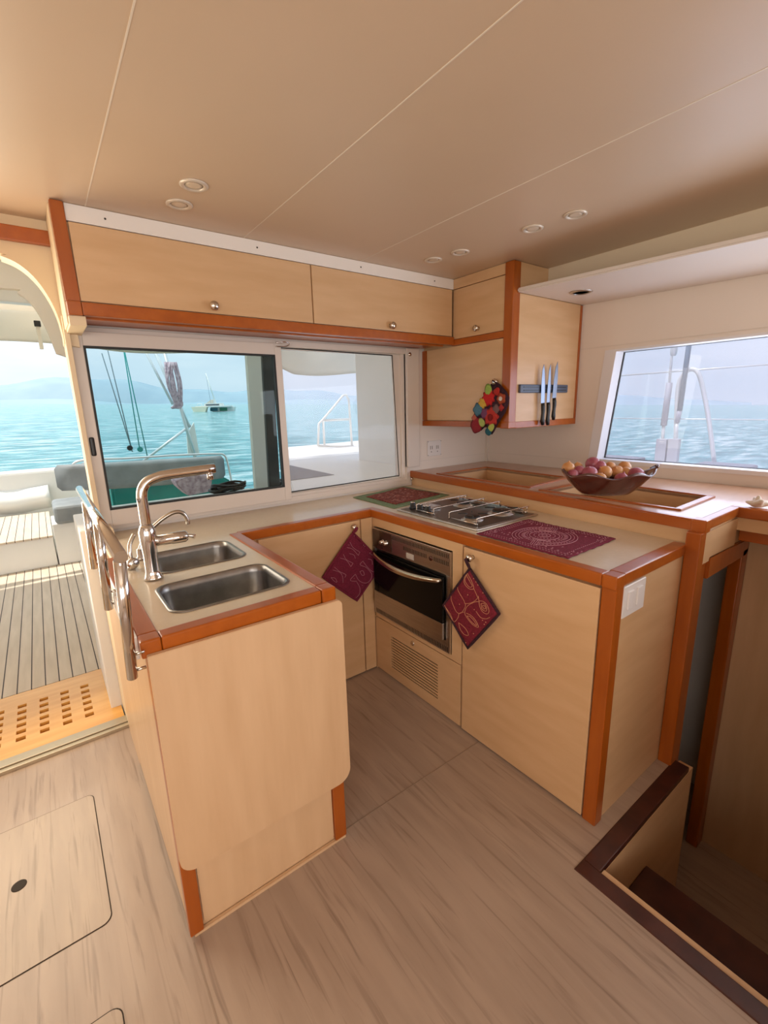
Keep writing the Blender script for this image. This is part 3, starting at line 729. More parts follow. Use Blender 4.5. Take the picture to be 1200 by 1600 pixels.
b = B().prism([(fx(2.45), YA-.004, ZS-.045), (fx(.6), .605, ZS-.045), (fx(.6), .605, ZS), (fx(2.45), YA-.004, ZS)], (.035, 0, 0), .006); obj('edging', b, CHERRY, t, label='varnished cherry front edging')
b = B().box(fx(.6)+.03, 2.29, .600, .635, ZS-.04, ZS, .006); b.box(2.288, 2.33, -2.5, .635, ZS-.045, ZS, .006); obj('edging', b, CHERRY, t)
b = B().box(fx(.6), fx(.6)+.05, .598, .65, ZS-.05, ZS+.002, .006, 3); obj('corner_block', b, CHERRY, t)
b = B().prism([(fx(2.45)+.02, YA-.006, .95), (fx(.65)+.02, .65, .95), (fx(.65)+.02, .65, ZS-.03), (fx(2.45)+.02, YA-.006, ZS-.03)], (.015, 0, 0)); b.box(fx(.65)+.02, 2.32, .61, .63, .96, ZS-.04); b.box(2.30, 2.315, -2.4, .62, .955, ZS-.04)
obj('riser', b, MAPLE, t)
for hh, lab in ((h1, 'sunken bin'), (h2, 'sunken bin')):
    b = B(); n = 4
    for k in range(4):
        a_, c_ = Vector((*hh[k], 0)), Vector((*hh[(k+1) % 4], 0)); cen = sum((Vector((*p, 0)) for p in hh), Vector())/4
        ia, ic = a_+(cen-a_)*.0, c_+(cen-c_)*.0
        oa = a_+(a_-cen).normalized()*.035; oc = c_+(c_-cen).normalized()*.035
        b.prism([(ia.x, ia.y, ZS-.004), (ic.x, ic.y, ZS-.004), (oc.x, oc.y, ZS-.004), (oa.x, oa.y, ZS-.004)], (0, 0, .007), .0015)
    fr = obj('bin_frame', b, CHERRY, t)
    b = B()
    for k in range(4):
        a_, c_ = hh[k], hh[(k+1) % 4]; d_ = Vector((c_[0]-a_[0], c_[1]-a_[1], 0)).normalized(); n_ = Vector((-d_.y, d_.x, 0))*-.008
        cen = Vector((sum(p[0] for p in hh)/4, sum(p[1] for p in hh)/4, 0))
        if n_.dot(cen-Vector((*a_, 0))) > 0: n_ = -n_
        b.prism([(a_[0], a_[1], .93), (c_[0], c_[1], .93), (c_[0], c_[1], ZS-.006), (a_[0], a_[1], ZS-.006)], n_)
    b.prism([(p[0], p[1], .93) for p in hh], (0, 0, .006)); obj('bin_lining', b, MAPLE, fr)

# bowl with onions
zb = ZS+.004
t = thing('ceramic_bowl', 'glossy brown wavy-rimmed ceramic bowl on the ledge under the windscreen', 'bowl', (2.17, 1.10, zb))
ua = Vector((math.cos(yaw), -math.sin(yaw), 0)); va = Vector((math.sin(yaw), math.cos(yaw), 0)); BC = Vector((2.175, 1.11, zb))
def bowlpt(u, h, inner=0):
    a = 2*math.pi*u; rx = .112+(.218-.112)*h**.85; ry = .06+(.125-.06)*h**.8
    rx -= inner*.008; ry -= inner*.008
    w = 1+.0*math.cos(6*a)
    z = h*(.095+.012*math.cos(6*a+.6)*h**3+.016*abs(math.cos(a))**3*h**2)
    end = .012*h**3*max(0, math.cos(a))**8
    return BC+ua*(rx*w*math.cos(a)+end)+va*(ry*w*math.sin(a))+Vector((0, 0, z+inner*.006))
b = B(); tb = bmesh.new(); nu = 72; hs = [0, .1, .25, .45, .65, .82, .93, 1]
prof = [(h, 0) for h in hs]+[(1, .5)]+[(h, 1) for h in hs[::-1]]
rings = [[tb.verts.new(bowlpt(k/nu, h, inn)) for k in range(nu)] for h, inn in prof]
for A_, C_ in zip(rings, rings[1:]):
    for k in range(nu): tb.faces.new((A_[k], A_[(k+1) % nu], C_[(k+1) % nu], C_[k]))
tb.faces.new(rings[0][::-1]); tb.faces.new(rings[-1]); bmesh.ops.recalc_face_normals(tb, faces=tb.faces[:])
for f in tb.faces: f.smooth = True
b._merge(tb); obj('dish', b, BOWLC, t)
Q = [bowlpt(u, 1, .5)+Vector((0, 0, .004))+ua*.004 for u in (-.035, -.02, 0, .02, .035)]
b = B().tube(spline([Q[0], Q[1]+ua*.006+Vector((0, 0, .003)), Q[2]+ua*.008+Vector((0, 0, .004)), Q[3]+ua*.006+Vector((0, 0, .003)), Q[4]]), .006, 10); obj('handle', b, BOWLC, t)
ON = [  # px, py, radius px, red?, depth offset, label
 (888, 731, 9.5, 0, .0, 'yellow onion at the far left end of the bowl'),
 (903, 729, 7, 0, .06, 'pale yellow onion half hidden behind red onions, left of the heap top'),
 (895, 742, 9, 1, -.03, 'pink onion low at the left rim of the bowl'),
 (905, 737, 9.5, 1, -.01, 'dark red onion just right of the leftmost yellow one'),
 (926, 725, 11, 1, .04, 'red onion at the very top of the heap'),
 (937, 729, 9.5, 1, .02, 'dark red onion just right of the topmost red one'),
 (921, 740, 12, 1, -.04, 'large red onion at the front left of the heap'),
 (945, 738, 10.5, 0, -.02, 'golden onion with dark root spot in the middle of the heap'),
 (953, 730, 8.5, 0, .07, 'yellow onion at the back behind the golden middle one'),
 (937, 749, 10.5, 0, -.08, 'peach-coloured onion resting on the front rim'),
 (964, 737, 9.5, 0, .01, 'upright yellow onion right of the golden middle one'),
 (976, 730, 9.5, 0, .06, 'brown-yellow onion at the back right of the heap'),
 (978, 738, 8.5, 0, .0, 'peach onion between the back right onion and the big pink one'),
 (993, 743, 13, 1, -.02, 'big pink-red onion at the right end of the heap'),
 (971, 749, 10.5, 1, -.08, 'dark pink onion on the front rim, right of centre')]
base_m = {}
BD = (BC-EYE).dot(fw)
for i, (x, y, rp, red, do, lab) in enumerate(ON):
    r_ = rp/FPX*(BD+do)*1.02; c = AD(x, y, BD+do)
    e = thing('onion', lab, 'onion', c-Vector((0, 0, r_)), 'onions heaped in the brown bowl')
    tilt = Matrix.Rotation(random.uniform(-.9, .9), 3, 'X') @ Matrix.Rotation(random.uniform(-.9, .9), 3, 'Y'); ax = tilt @ Vector((0, 0, 1))
    pr = [(0, -.93), (.25, -.92), (.6, -.78), (.88, -.48), (1, -.08), (.95, .32), (.72, .66), (.40, .85), (.16, .97), (.08, 1.12), (.05, 1.2), (0, 1.2)]
    b = B().lathe([(p*r_, h*r_) for p, h in pr], c, ax, 20); obj('bulb', b, REDON if red else YELON, e)
    b = B().lathe([(.16*r_, 0), (.12*r_, .05*r_), (0, .04*r_)], c-ax*r_*.94, -ax, 10); obj('root', b, mat('root_brown', (.12, .07, .04), .9) if i == 0 else bpy.data.materials['root_brown'], e)
# seashell
b = B(); sc_ = AZ(1183, 792, ZS); tb = bmesh.new(); bmesh.ops.create_icosphere(tb, subdivisions=4, radius=.028)
for v in tb.verts:
    n = v.co.normalized(); k = sum(max(0, n.dot(Vector(d).normalized()))**18 for d in ((1, 0, .3), (-1, .2, .2), (0, 0, 1), (.6, .5, .7), (-.6, -.5, .6), (.3, -1, .1), (-.2, 1, .2), (-.9, -.3, .5), (.7, -.6, .3)))
    v.co = n*(.022+.020*k); v.co.z = max(v.co.z, -.012)*.9
bmesh.ops.translate(tb, verts=tb.verts, vec=(sc_.x, sc_.y, ZS+.011)); 
for f in tb.faces: f.smooth = True
b._merge(tb); solo('seashell', b, SHELL, 'small white spiky seashell on the ledge by the stairwell', 'seashell')

# ------------------------------------------------------------------ upper cupboards
YO = 2.179
def flap(name_parent, x0, x1, kx, kz):
    d = obj('door', B().box(x0, x1, YO-.016, YO, 1.919, 2.188, .003), MAPLE, name_parent); knob((kx, YO-.016, kz), (0, -1, 0), d, .020)
t = thing('overhead_cabinet', 'long overhead maple locker with flap door and left cherry post, above the left window', 'cabinet', (.7, 2.3, 1.87))
b = B().box(.20, 1.196, YO+.001, YA-.02, 1.917, 2.19); obj('body', b, MAPLE, t)
flap(t, .207, 1.193, .700, 1.948)
b = B().prism([(.158, YO-.022, ZC-.002), (.200, YO-.022, ZC-.002), (.206, YO-.022, 1.915), (.188, YO-.022, 1.915), (.160, YO-.022, 1.915)], (0, .045, 0), .003); obj('corner_post', b, CHERRYV, t, label='cherry corner post')
b = B().box(.160, .206, YO-.024, YO+.022, 1.866, 1.915, .003); obj('corner_block', b, CHERRY, t)
b = B().box(.155, .20, YO+.023, YA-.03, 1.84, ZC-.002, .004); b.box(.160, .215, YO-.012, YA-.04, 1.83, 1.866, .003); obj('end_panel', b, CREAM, t, label='cream end panel')
t = thing('overhead_cabinet', 'shorter overhead maple locker with flap door, above the right window', 'cabinet', (1.7, 2.3, 1.87))
b = B().box(1.198, 2.185, YO+.001, YA-.02, 1.917, 2.19); obj('body', b, MAPLE, t)
flap(t, 1.199, 2.170, 1.686, 1.944)
b = B().box(.207, 2.185, YO-.022, YO+.02, 1.868, 1.915, .004); b.box(.215, 2.14, YO+.03, YO+.06, 1.862, 1.90, .003); b.box(.215, 2.18, YO+.02, YA-.02, 1.878, 1.90)
solo('cabinet_rail', b, CHERRY, 'long cherry rail under the two overhead lockers', 'rail')
b = B().box(.202, 2.189, YO-.008, YO+.012, 2.193, ZC-.001, .002); t = solo('ceiling_batten', b, STRIPW, 'white batten with screws between the overhead lockers and ceiling', 'batten')
for x in (.33, .93, 1.50, 2.03):
    b = B().lathe([(.004, 0), (.003, .002), (0, .002)], (x, YO-.008, 2.222), (0, -1, 0), 10); obj('screw', b, DARK, t)
# corner cupboard
XC = 2.19; YE = 1.717
t = thing('corner_cupboard', 'corner wall cupboard with two doors and cherry post, knife rack on its end', 'cupboard', (2.5, 2.1, 1.36))
b = B().box(XC+.016, XF-.005, YE+.01, YA-.005, 1.385, ZC-.002); obj('body', b, MAPLE, t)
d = obj('upper_door', B().box(XC, XC+.018, 1.775, 2.174, 1.903, 2.190, .003), MAPLE, t); knob((XC, 1.966, 1.940), (-1, 0, 0), d, .019)
d = obj('lower_door', B().box(XC, XC+.018, 1.772, 2.420, 1.402, 1.862, .003), MAPLE, t); knob((XC, 1.812, 1.625), (-1, 0, 0), d, .019)
obj('top_filler', B().box(XC, XC+.018, 1.775, 2.176, 2.194, ZC-.002), MAPLE, t)
obj('rail', B().box(XC-.006, XC+.02, 1.77, 2.18, 1.864, 1.900, .003), CHERRY, t, label='cherry rail between the doors')
obj('rail', B().box(XC-.004, XC+.02, 1.76, YA-.005, 1.362, 1.398, .003), CHERRY, t, label='cherry bottom rail')
obj('post', B().box(XC-.008, XC+.055, YE-.004, 1.772, 1.366, ZC-.002, .005), CHERRYV, t, label='cherry corner post')
obj('post', B().box(XC-.002, XC+.02, 2.424, YA-.005, 1.40, 1.862, .003), CHERRYV, t, label='thin cherry post at the window')
obj('bottom_block', B().box(XC-.010, XC+.058, YE-.006, 1.774, 1.358, 1.398, .005), CHERRY, t)
obj('end_panel', B().box(XC+.055, XF-.022, YE, YE+.012, 1.395, 2.092, .001), MAPLE, t)
obj('rail', B().box(XC+.057, XF-.002, YE-.004, YE+.014, 1.357, 1.395, .003), CHERRY, t, label='cherry bottom rail of the end panel')
obj('post', B().box(XF-.024, XF-.002, YE-.004, YE+.014, 1.395, 2.09, .003), CHERRYV, t, label='thin cherry strip at the windscreen wall')
b = B()
b.box(XC+.058, 2.50, YE-.0, YE+.01, 2.114, ZC-.002, .001); obj('top_panel', b, MAPLE, t)

# knife rack, knives
t = thing('knife_rack', 'blue-grey magnetic knife rack screwed to the cupboard end', 'knife rack', (2.5, 1.70, 1.58))
b = B().box(2.263, 2.745, 1.700, 1.716, 1.558, 1.606, .006, 3); obj('bar', b, BLUEGREY, t)
b = B().box(2.29, 2.72, 1.697, 1.701, 1.570, 1.575); b.box(2.29, 2.72, 1.697, 1.701, 1.588, 1.593); obj('magnet_strip', b, BLACK, t)
def knife(tip, heel, end, wd, lab):
    tip, heel, end = [AY(x, y, 1.690) for x, y in (tip, heel, end)]
    e = thing('kitchen_knife', lab, 'knife', end, 'knives on the magnetic rack')
    up = (tip-heel).normalized(); sd = Vector((1, 0, 0))
    P = [heel-sd*wd*.5, heel+sd*wd*.5, heel.lerp(tip, .5)+sd*wd*.46, heel.lerp(tip, .85)+sd*wd*.25, tip+sd*wd*.05, heel.lerp(tip, .85)-sd*wd*.35, heel.lerp(tip, .5)-sd*wd*.5]
    b = B().prism(P, (0, .0025, 0)); obj('blade', b, BLADE, e)
    b = B(); n = 7; dd_ = end-heel
    P = []
    for k in range(n): f = k/(n-1); P.append(heel+dd_*f+Vector((.004*math.sin(f*6), 0, 0)))
    b.tube(P, [.010, .012, .0115, .010, .011, .013, .009], 10); obj('handle', b, BLACK, e)
knife((850, 569), (848, 630), (848, 664), .036, 'leftmost knife on the rack, blade up, black handle')
knife((860.5, 569), (856.5, 629), (856, 664), .030, 'middle knife on the rack, blade up, black handle')
knife((871.5, 565), (866, 622), (865, 656), .040, 'rightmost knife on the rack, hung slightly higher')

# oven mitt
Xm = 2.165
mt_px = [(775, 597), (767, 600), (761, 608), (757, 618), (750, 630), (744, 640), (739, 650), (738, 659), (741, 668), (746, 673), (752, 673), (757, 668), (760, 665), (761, 672), (764, 678), (769, 679), (772, 675),
         (776, 667), (782, 656), (789, 646), (794, 634), (796, 622), (792, 612), (785, 604), (780, 599)]
t = thing('oven_mitt', 'black oven mitt covered in bright felt flowers, hanging from the corner cupboard', 'oven mitt', AX(768, 679, Xm))
P = [AX(x, y, Xm) for x, y in mt_px]; b = B().puff(P, (-1, 0, 0), .03); obj('mitt', b, BLACKC, t)
def patch(cx, cy, r, pet, col, name='flower_patch', h=.017, stretch=1, rot=0, amp=.12):
    c = AX(cx, cy, Xm); k_ = r/FPX*(c-EYE).dot(fw); pts = []
    for i in range(48):
        a = 2*math.pi*i/48; q = k_*(1+amp*math.cos(pet*a)); u, v = q*math.cos(a), q*math.sin(a)*stretch
        u, v = u*math.cos(rot)-v*math.sin(rot), u*math.sin(rot)+v*math.cos(rot); pts.append(c+Vector((-h, u, v)))
    b = B().puff(pts, (-1, 0, 0), .007, 3)
    mm = bpy.data.materials.get('felt_%.2f%.2f%.2f' % col) or noisy('felt_%.2f%.2f%.2f' % col, col, tuple(c_*.7 for c_ in col), (1, 1, 1), 200, rough=.95)
    return obj(name, b, mm, t)
patch(766, 622, 12.2, 9, (.62, .02, .02)); patch(757, 630, 8.6, 7, (.70, .42, .06)); patch(750, 640, 10.1, 5, (.08, .20, .28), amp=.1)
patch(770, 651, 14.4, 8, (.55, .04, .03)); patch(747, 664, 11.5, 5, (.30, .02, .03), amp=.05, stretch=1.1); patch(766, 611, 10.1, 2, (.35, .50, .10), 'leaf_patch', stretch=.8, rot=1.4)
patch(786, 623, 8.6, 5, (.45, .08, .03), amp=.1); patch(786, 623, 3.6, 12, (.80, .70, .62), h=.024, amp=.05); patch(755, 660, 7.1, 2, (.45, .52, .14), 'leaf_patch', rot=.7); patch(770, 668, 7.1, 2, (.50, .55, .12), 'leaf_patch', stretch=.9, rot=2.2)
patch(766, 674, 6.4, 3, (.02, .12, .16), amp=.05); patch(760, 646, 8.6, 6, (.20, .06, .14), amp=.1); patch(778, 639, 7.1, 4, (.22, .12, .12)); patch(770, 652, 5.1, 12, (.25, .01, .01), h=.025, amp=.05)
patch(786, 637, 5.1, 4, (.42, .03, .03)); patch(744, 653, 5.1, 4, (.50, .12, .08)); patch(779, 612, 6.4, 3, (.50, .03, .02))
hk = Vector((XC-.03, 1.812, 1.625)); b = B().tube(spline([AX(775, 600, Xm), AX(771, 597, Xm), hk+Vector((0, .004, .006)), AX(780, 601, Xm)]), .005, 8); obj('loop', b, BLACKC, t)

# ------------------------------------------------------------------ electrical
def plate_end():
    e = thing('light_switch', 'white twin rocker switch plate on the counter end panel', 'switch', (1.51, .652, .80))
    b = B().box(1.437, 1.587, .644, .6535, .800, .912, .004, 3); obj('plate', b, PLASTIC, e)
    for x in (1.462, 1.525): obj('rocker', B().box(x, x+.036, .639, .646, .826, .890, .003), PLASTIC, e)
plate_end()
e = thing('wall_outlet', 'white double power outlet on the wall left of the corner', 'outlet', (2.29, YA, 1.13))
obj('plate', B().box(2.232, 2.368, YA-.008, YA-.0005, 1.142, 1.252, .004), PLASTIC, e)
b = B()
for x in (2.268, 2.328):
    b.box(x-.010, x-.007, YA-.0095, YA-.006, 1.19, 1.215); b.box(x+.007, x+.010, YA-.0095, YA-.006, 1.19, 1.215); b.lathe([(.004, 0), (0, .001)], (x, YA-.009, 1.172), (0, -1, 0), 8)
for x, z in ((2.237, 1.148), (2.363, 1.148), (2.237, 1.246), (2.363, 1.246)): b.lathe([(.003, 0), (0, .001)], (x, YA-.009, z), (0, -1, 0), 8)
obj('socket_holes', b, DARK, e)
LM = mat('frosted_lens', (.75, .62, .48), .3)
spots = [(.555, 1.785, 'ceiling downlight above the long locker, the one nearer the camera'), (.551, 1.967, 'ceiling downlight closest to the long overhead locker'),
         (1.817, 1.953, 'farthest ceiling downlight, near the corner cupboard'), (1.848, 1.789, 'second farthest downlight of the four on the right'),
         (1.890, 1.391, 'third downlight of the four on the right, left neighbour of the nearest'), (1.909, 1.198, 'nearest downlight of the four on the right')]
for x, y, lab in spots:
    e = thing('downlight', lab, 'ceiling light', (x, y, ZC-.01), 'recessed ceiling downlights')
    b = B().lathe([(.047, 0), (.047, -.003), (.040, -.007), (.031, -.004), (.030, .0)], (x, y, ZC)); obj('rim', b, mat('downlight_rim', (.75, .66, .55), .35, .3) if 'downlight_rim' not in bpy.data.materials else bpy.data.materials['downlight_rim'], e)
    b = B().lathe([(.030, -.002), (.018, -.003), (0, -.0035)], (x, y, ZC)); obj('lens', b, LM, e)
s = AZ(908, 457, 2.083)
e = thing('downlight', 'dark recessed light in the soffit above the windscreen', 'ceiling light', (s.x, s.y, 2.08))
b = B().lathe([(.060, 0), (.060, -.004), (.045, -.008), (.044, -.001)], (s.x, s.y, 2.087)); obj('rim', b, STEEL, e)
b = B().lathe([(.044, -.003), (0, -.003)], (s.x, s.y, 2.087)); obj('lens', b, DARK, e)

# ------------------------------------------------------------------ floor hatches
def hatch(x0, x1, y0, y1, lab, hole=None):
    e = thing('floor_hatch', lab, 'hatch', ((x0+x1)/2, (y0+y1)/2, 0))
    r = rrect(x0, x1, y0, y1, .028); r2 = rrect(x0+.003, x1-.003, y0+.003, y1-.003, .026)
    b = B().slab([r], .0004, .0010); obj('gap', b, DARK, e)
    b = B().slab([r2], .0006, .0022); obj('panel', b, HATCHM, e)
    if hole: b = B().lathe([(.021, .0), (.021, .0030), (.017, .0030), (0, .0028)], (hole[0], hole[1], .0)); obj('finger_hole', b, DARK, e)
hatch(-.62, -.046, 1.374, 1.972, 'square floor hatch with a round finger hole, near the doorway', (-.279, 1.685))
hatch(-.62, -.055, .5, 1.133, 'second floor hatch, only its corner in view at the bottom edge')

# ------------------------------------------------------------------ stairwell
t = thing('stair_surround', 'dark mahogany edging around the stairwell opening', 'edging', (1.3, .3, 0))
b = B().box(1.19, 1.245, -.355, .605, -.02, .004, .003); b.box(1.245, 1.955, .548, .603, -.02, .004, .003); obj('edging', b, DARKWOOD, t)
b = B().box(1.19, 1.955, .603, .606, -.01, .001); obj('floor_strip', b, DARKWOOD, t)
t = thing('companion_stairs', 'dark wooden steps going down into the hull', 'stairs', (1.6, 0, -.8))
b = B().box(1.246, 1.268, -.355, .546, -.10, -.002, .002); obj('riser', b, MAPLEV, t, label='pale riser below the floor edge')
obj('tread', B().box(1.20, 1.62, -.355, .546, -.28, -.25, .004), DARKWOOD, t); obj('tread', B().box(1.55, 1.80, -.355, .546, -.53, -.50, .004), DARKWOOD, t)
obj('riser', B().box(1.19, 1.21, -.355, .546, -.8, -.1), DARKWOOD, t); obj('riser', B().box(1.58, 1.60, -.355, .546, -.8, -.28), DARKWOOD, t); obj('riser', B().box(1.77, 1.79, -.355, .546, -.8, -.53), DARKWOOD, t)
b = B().box(1.19, XF, -1.35, 1.4, -.84, -.80); struct('floor_lower', b, FLOORM)
b = B().box(1.2, 2.0, .548, .60, -.8, -.022); b.box(1.0, 1.19, -1.35, .6, -.8, -.045); b.box(1.2, 2.5, -1.40, -1.32, -.8, 0)
b.box(1.957, 2.50, .61, .64, .88, .95); b.box(1.957, 2.30, .602, .609, .88, 1.005)
struct('wall_stairwell', b, MAPLE)
b = B().box(2.50, 2.53, -2.55, .64, -.8, .95); b.box(2.34, 2.53, -2.55, .60, .93, .95); struct('wall_right', b, MAPLEV)
b = B().box(2.325, 2.345, -2.5, .598, .905, .95, .003); struct('trim_9', b, CHERRY)
b = B().box(1.10, 1.16, -2.6, -.02, 0, 1.55, .01); b.box(1.16, 2.28, -.42, -.36, -.8, 1.45, .01); b.box(2.28, 2.50, -.42, -.36, -.8, .90); struct('added_shade_wall', b, MAPLEV)  # unseen partition added to keep daylight out of the stairwell
# cabin doorway in the stairwell
dr = B().box(1.958, 2.02, .61, .66, -.8, .96, .004); dr.box(2.425, 2.495, .598, .65, -.8, .84, .006); dr.prism([(2.02, .598, .805), (2.46, .598, .805), (2.495, .598, .82), (2.495, .598, .86), (2.465, .598, .885), (2.02, .598, .895)], (0, .05, 0), .004)
struct('door_3', dr, CHERRYV)
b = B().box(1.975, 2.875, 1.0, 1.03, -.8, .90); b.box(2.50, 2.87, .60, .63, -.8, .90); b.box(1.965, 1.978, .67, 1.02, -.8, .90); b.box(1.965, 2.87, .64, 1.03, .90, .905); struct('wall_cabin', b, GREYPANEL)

# ================================================================== OUTSIDE
b = B().box(-3.2, 2.2, 3.04, 7.3, -.06, 0); struct('cockpit_deck', b, TEAK)
t = thing('teak_grating', 'honey-coloured wooden grating with square holes outside the door', 'grating', (-.5, 2.73, 0))
gx0, gx1, gy0, gy1 = -1.3, .13, 2.43, 3.03
hx = [(.015-.072*0-.0825*k) for k in range(16)]; b = B(); holes = []
loops = [[(gx0, gy0), (gx1, gy0), (gx1, gy1), (gx0, gy1)]]
c0 = AZ(120, 1068, 0); 
for i in range(14):
    cx = -.012-i*.093
    for j in range(6):
        cy = 2.565+j*.0625; 
        if cx-.018 > gx0+.05: loops.append([(cx-.019, cy-.016), (cx+.019, cy-.016), (cx+.019, cy+.016), (cx-.019, cy+.016)])
b.slab(loops, -.03, 0.002); obj('lattice', b, PINE, t)
obj('drain_tray', B().box(gx0, gx1, gy0, gy1, -.06, -.05), mat('tray_brown', (.20, .10, .03), .8), t)
b = B().box(-1.3, .14, 2.42, 3.04, -.12, -.061); struct('step_well', b, CREAM)
# transom bench
t = thing('cockpit_bench', 'white cockpit bench with teak seat at the stern, left of the grey cushion', 'bench', (-1.5, 6.2, 0))
obj('base', B().box(-3.2, -.04, 5.60, 7.08, .0, .30, .01), OUTW, t); obj('seat_top', B().box(-3.2, -.04, 5.58, 7.08, .30, .32, .005), TEAK, t)
t = thing('stern_coaming', 'white stern coaming with rolled cloth against it behind the bench', 'coaming', (-1.3, 7.3, .3))
obj('coaming', B().box(-3.4, .9, 7.28, 7.6, .0, .82, .03), OUTW, t)
obj('cloth_roll', B().grid(lambda u, v: Vector((-3.2+3.2*u, 7.27-.12*math.sin(v*math.pi)-.02*math.sin(u*31+v*3), .33+.30*v+.02*math.sin(u*19))), 60, 8, (0, .03, 0)), OUTW, t)
b = B().box(-.03, .55, 5.58, 6.1, .0, .43, .012); solo('deck_locker', b, OUTW, 'white locker box under the grey seat cushion', 'locker')
b = B().box(.0, .50, 5.50, 6.05, .432, .62, .05, 4); solo('boat_cushion', b, GREYC, 'rounded grey seat cushion on the white locker', 'cushion')
t = thing('cockpit_sofa', 'long grey padded backrest with steel rail, seen across door and window', 'backrest', (.9, 5.7, .62))
L1, L2 = AY(83, 727, 6.12), AY(352, 718, 6.12); L3, L4 = AY(84, 768, 6.12), AY(352, 755, 6.12)
cc = []
b = B().box(L1.x, 1.918, 6.12, 5.70, L3.z+.0, L1.z-.01, .045, 4)
def brp(u, v):
    x = L1.x+(1.918-L1.x)*u; tz = L1.z-.045*u; bz = L3.z-.06*u-.03*math.sin(math.pi*u)
    return Vector((x, 6.12-.02*math.sin(math.pi*u), bz+(tz-bz)*v))
b = B().puff([brp(0, .15), brp(0, .85)]+[brp(.02+.96*k/20, 1) for k in range(21)]+[brp(1, .85), brp(1, .15)]+[brp(.98-.96*k/20, 0) for k in range(21)], (0, -1, 0), .10, 6); obj('pad', b, GREYC, t)
b = B().tube(spline([AY(118, 748, 6.18), AY(112, 730, 6.18), AY(130, 719, 6.18), AY(200, 716, 6.18), AY(280, 711, 6.18), AY(335, 709, 6.18), AY(350, 711, 6.18), AY(356, 725, 6.18), AY(363, 762, 6.18), AY(364, 800, 6.18)]), .013, 10); obj('rail', b, ALU, t)
obj('support', B().tube([(.36, 6.2, .0), (.36, 6.19, .97)], .014, 8), ALU, t)
b = B().prism([(.60, 6.32, .0), (2.12, 6.32, .0), (2.06, 6.32, .545), (1.64, 6.32, .82), (.60, 6.32, .88)], (0, .6, 0), .03); solo('teal_cover', b, TEAL, 'flat teal canvas cover behind the grey backrest', 'canvas cover')
b = B().box(.22, 1.50, 3.9, 4.12, .0, .795, .01); b.box(1.50, 2.10, 3.9, 4.12, .0, .79, .01); solo('cockpit_ledge', b, OUTW, 'white moulded ledge just outside the left window', 'ledge')
p0 = AY(305, 757, 4.02)
t = thing('coiled_line_heap', 'heap of black coiled line on the ledge outside the window', 'rope coil', (p0.x+.12, 4.02, .795))
b = B()
def coil(cx, n, rad):
    b = B()
    for k in range(n):
        ox, oy, rr_ = random.uniform(-.03, .03), random.uniform(-.015, .015), rad*random.uniform(.75, 1)
        b.tube([(cx+ox+rr_*math.cos(a*.35), 4.01+oy+.07*math.sin(a*.35), .816+.011*k+.010*math.sin(a*.9+k)) for a in range(18)], .010, 8, closed=True)
    return b
obj('coil', coil(1.27, 6, .15), BLACK, t)
solo('coiled_line_heap', coil(1.66, 5, .13), BLACK, 'smaller heap of black coiled line, right of the other by the steel rail', 'rope coil')
b = B().prism([AY(275, 752, 5.0), AY(278, 760, 5.0), AY(295, 775, 5.0), AY(330, 768, 5.0), AY(332, 745, 5.0), AY(300, 742, 5.0)], (0, .25, 0), .01); solo('folded_awning', b, ROPEP, 'mauve folded awning bundle in front of the teal cover', 'awning')
# posts outside the left window
b = B().prism([AY(386, 554, 3.2), AY(411, 556, 3.2), AY(424, 790, 3.2), AY(402, 790, 3.2)], (0, .05, 0), .004)
solo('cockpit_post', b, mat('post_gelcoat', (.82, .82, .78), .5), 'white upright post outside the left window at its right side', 'post')
b = B().prism([AY(410, 556, 2.75), AY(426, 557, 2.75), AY(440, 790, 2.75), AY(423, 790, 2.75)], (0, .03, 0), .003)  # added strip in place of the dark lap between the tinted panes
solo('pane_overlap_strip', b, mat('dark_pane_overlap', (.05, .055, .05), .6), 'dark blind strip standing in for lapped tinted panes beside the white post outside the left window', 'overlap')
# davit frame
t = thing('davit_frame', 'leaning aluminium davit frame with tubes at the stern', 'davit', AY(300, 715, 7.25))
for a_, c_, r_ in (((255, 545), (316, 752), .026), ((240, 545), (296, 668), .024), ((225, 545), (270, 632), .018), ((298, 664), (222, 722), .018), ((285, 640), (305, 716), .016)):
    obj('tube', B().tube([AY(*a_, 7.25), AY(*c_, 7.25)], r_, 10), ALU, t)
b = B().prism([AY(292, 680, 7.25), AY(303, 660, 7.25), AY(312, 712, 7.25), AY(294, 712, 7.25)], (0, .03, 0)); obj('web_plate', b, OUTW, t)
b = B()
for k in range(9):
    x0 = 262+k*1.6; P = [AY(x0+random.uniform(-2, 2)-2, 566, 7.2-k*.008), AY(x0+8*math.sin(k), 600, 7.12), AY(x0+10+random.uniform(-3, 3), 630, 7.15), AY(x0+6, 638, 7.15)]; b.tube(spline(P, 5), .017, 8)
solo('mooring_line_bundle', b, ROPEP, 'mauve rope bundle tied to the davit frame', 'rope')
def rope(a_, c_, y, mt_, lab, block=None):
    e = thing('hanging_line', lab, 'rope', AY(*c_, y)); obj('line', B().tube([AY(*a_, y), AY(*c_, y)], .007, 6), mt_, e)
    if block:
        q = AY(*block, y); b = B().lathe([(.03, -.01), (.038, 0), (.03, .01)], q, (0, 1, 0), 12); obj('block', b, BLACK if mt_ is ROPEG else ROPET, e)
rope((159, 552), (207, 706), 7.0, ROPEG, 'leftmost grey line hanging outside the left window', (203, 700))
rope((168, 546), (206, 703), 7.05, ROPEG, 'second grey line from the left outside the window')
rope((193, 546), (219, 706), 7.0, ROPET, 'left one of the two teal lines outside the window', (219, 702))
rope((194, 546), (230, 712), 7.1, ROPET, 'right one of the two teal lines outside the window')
e = None
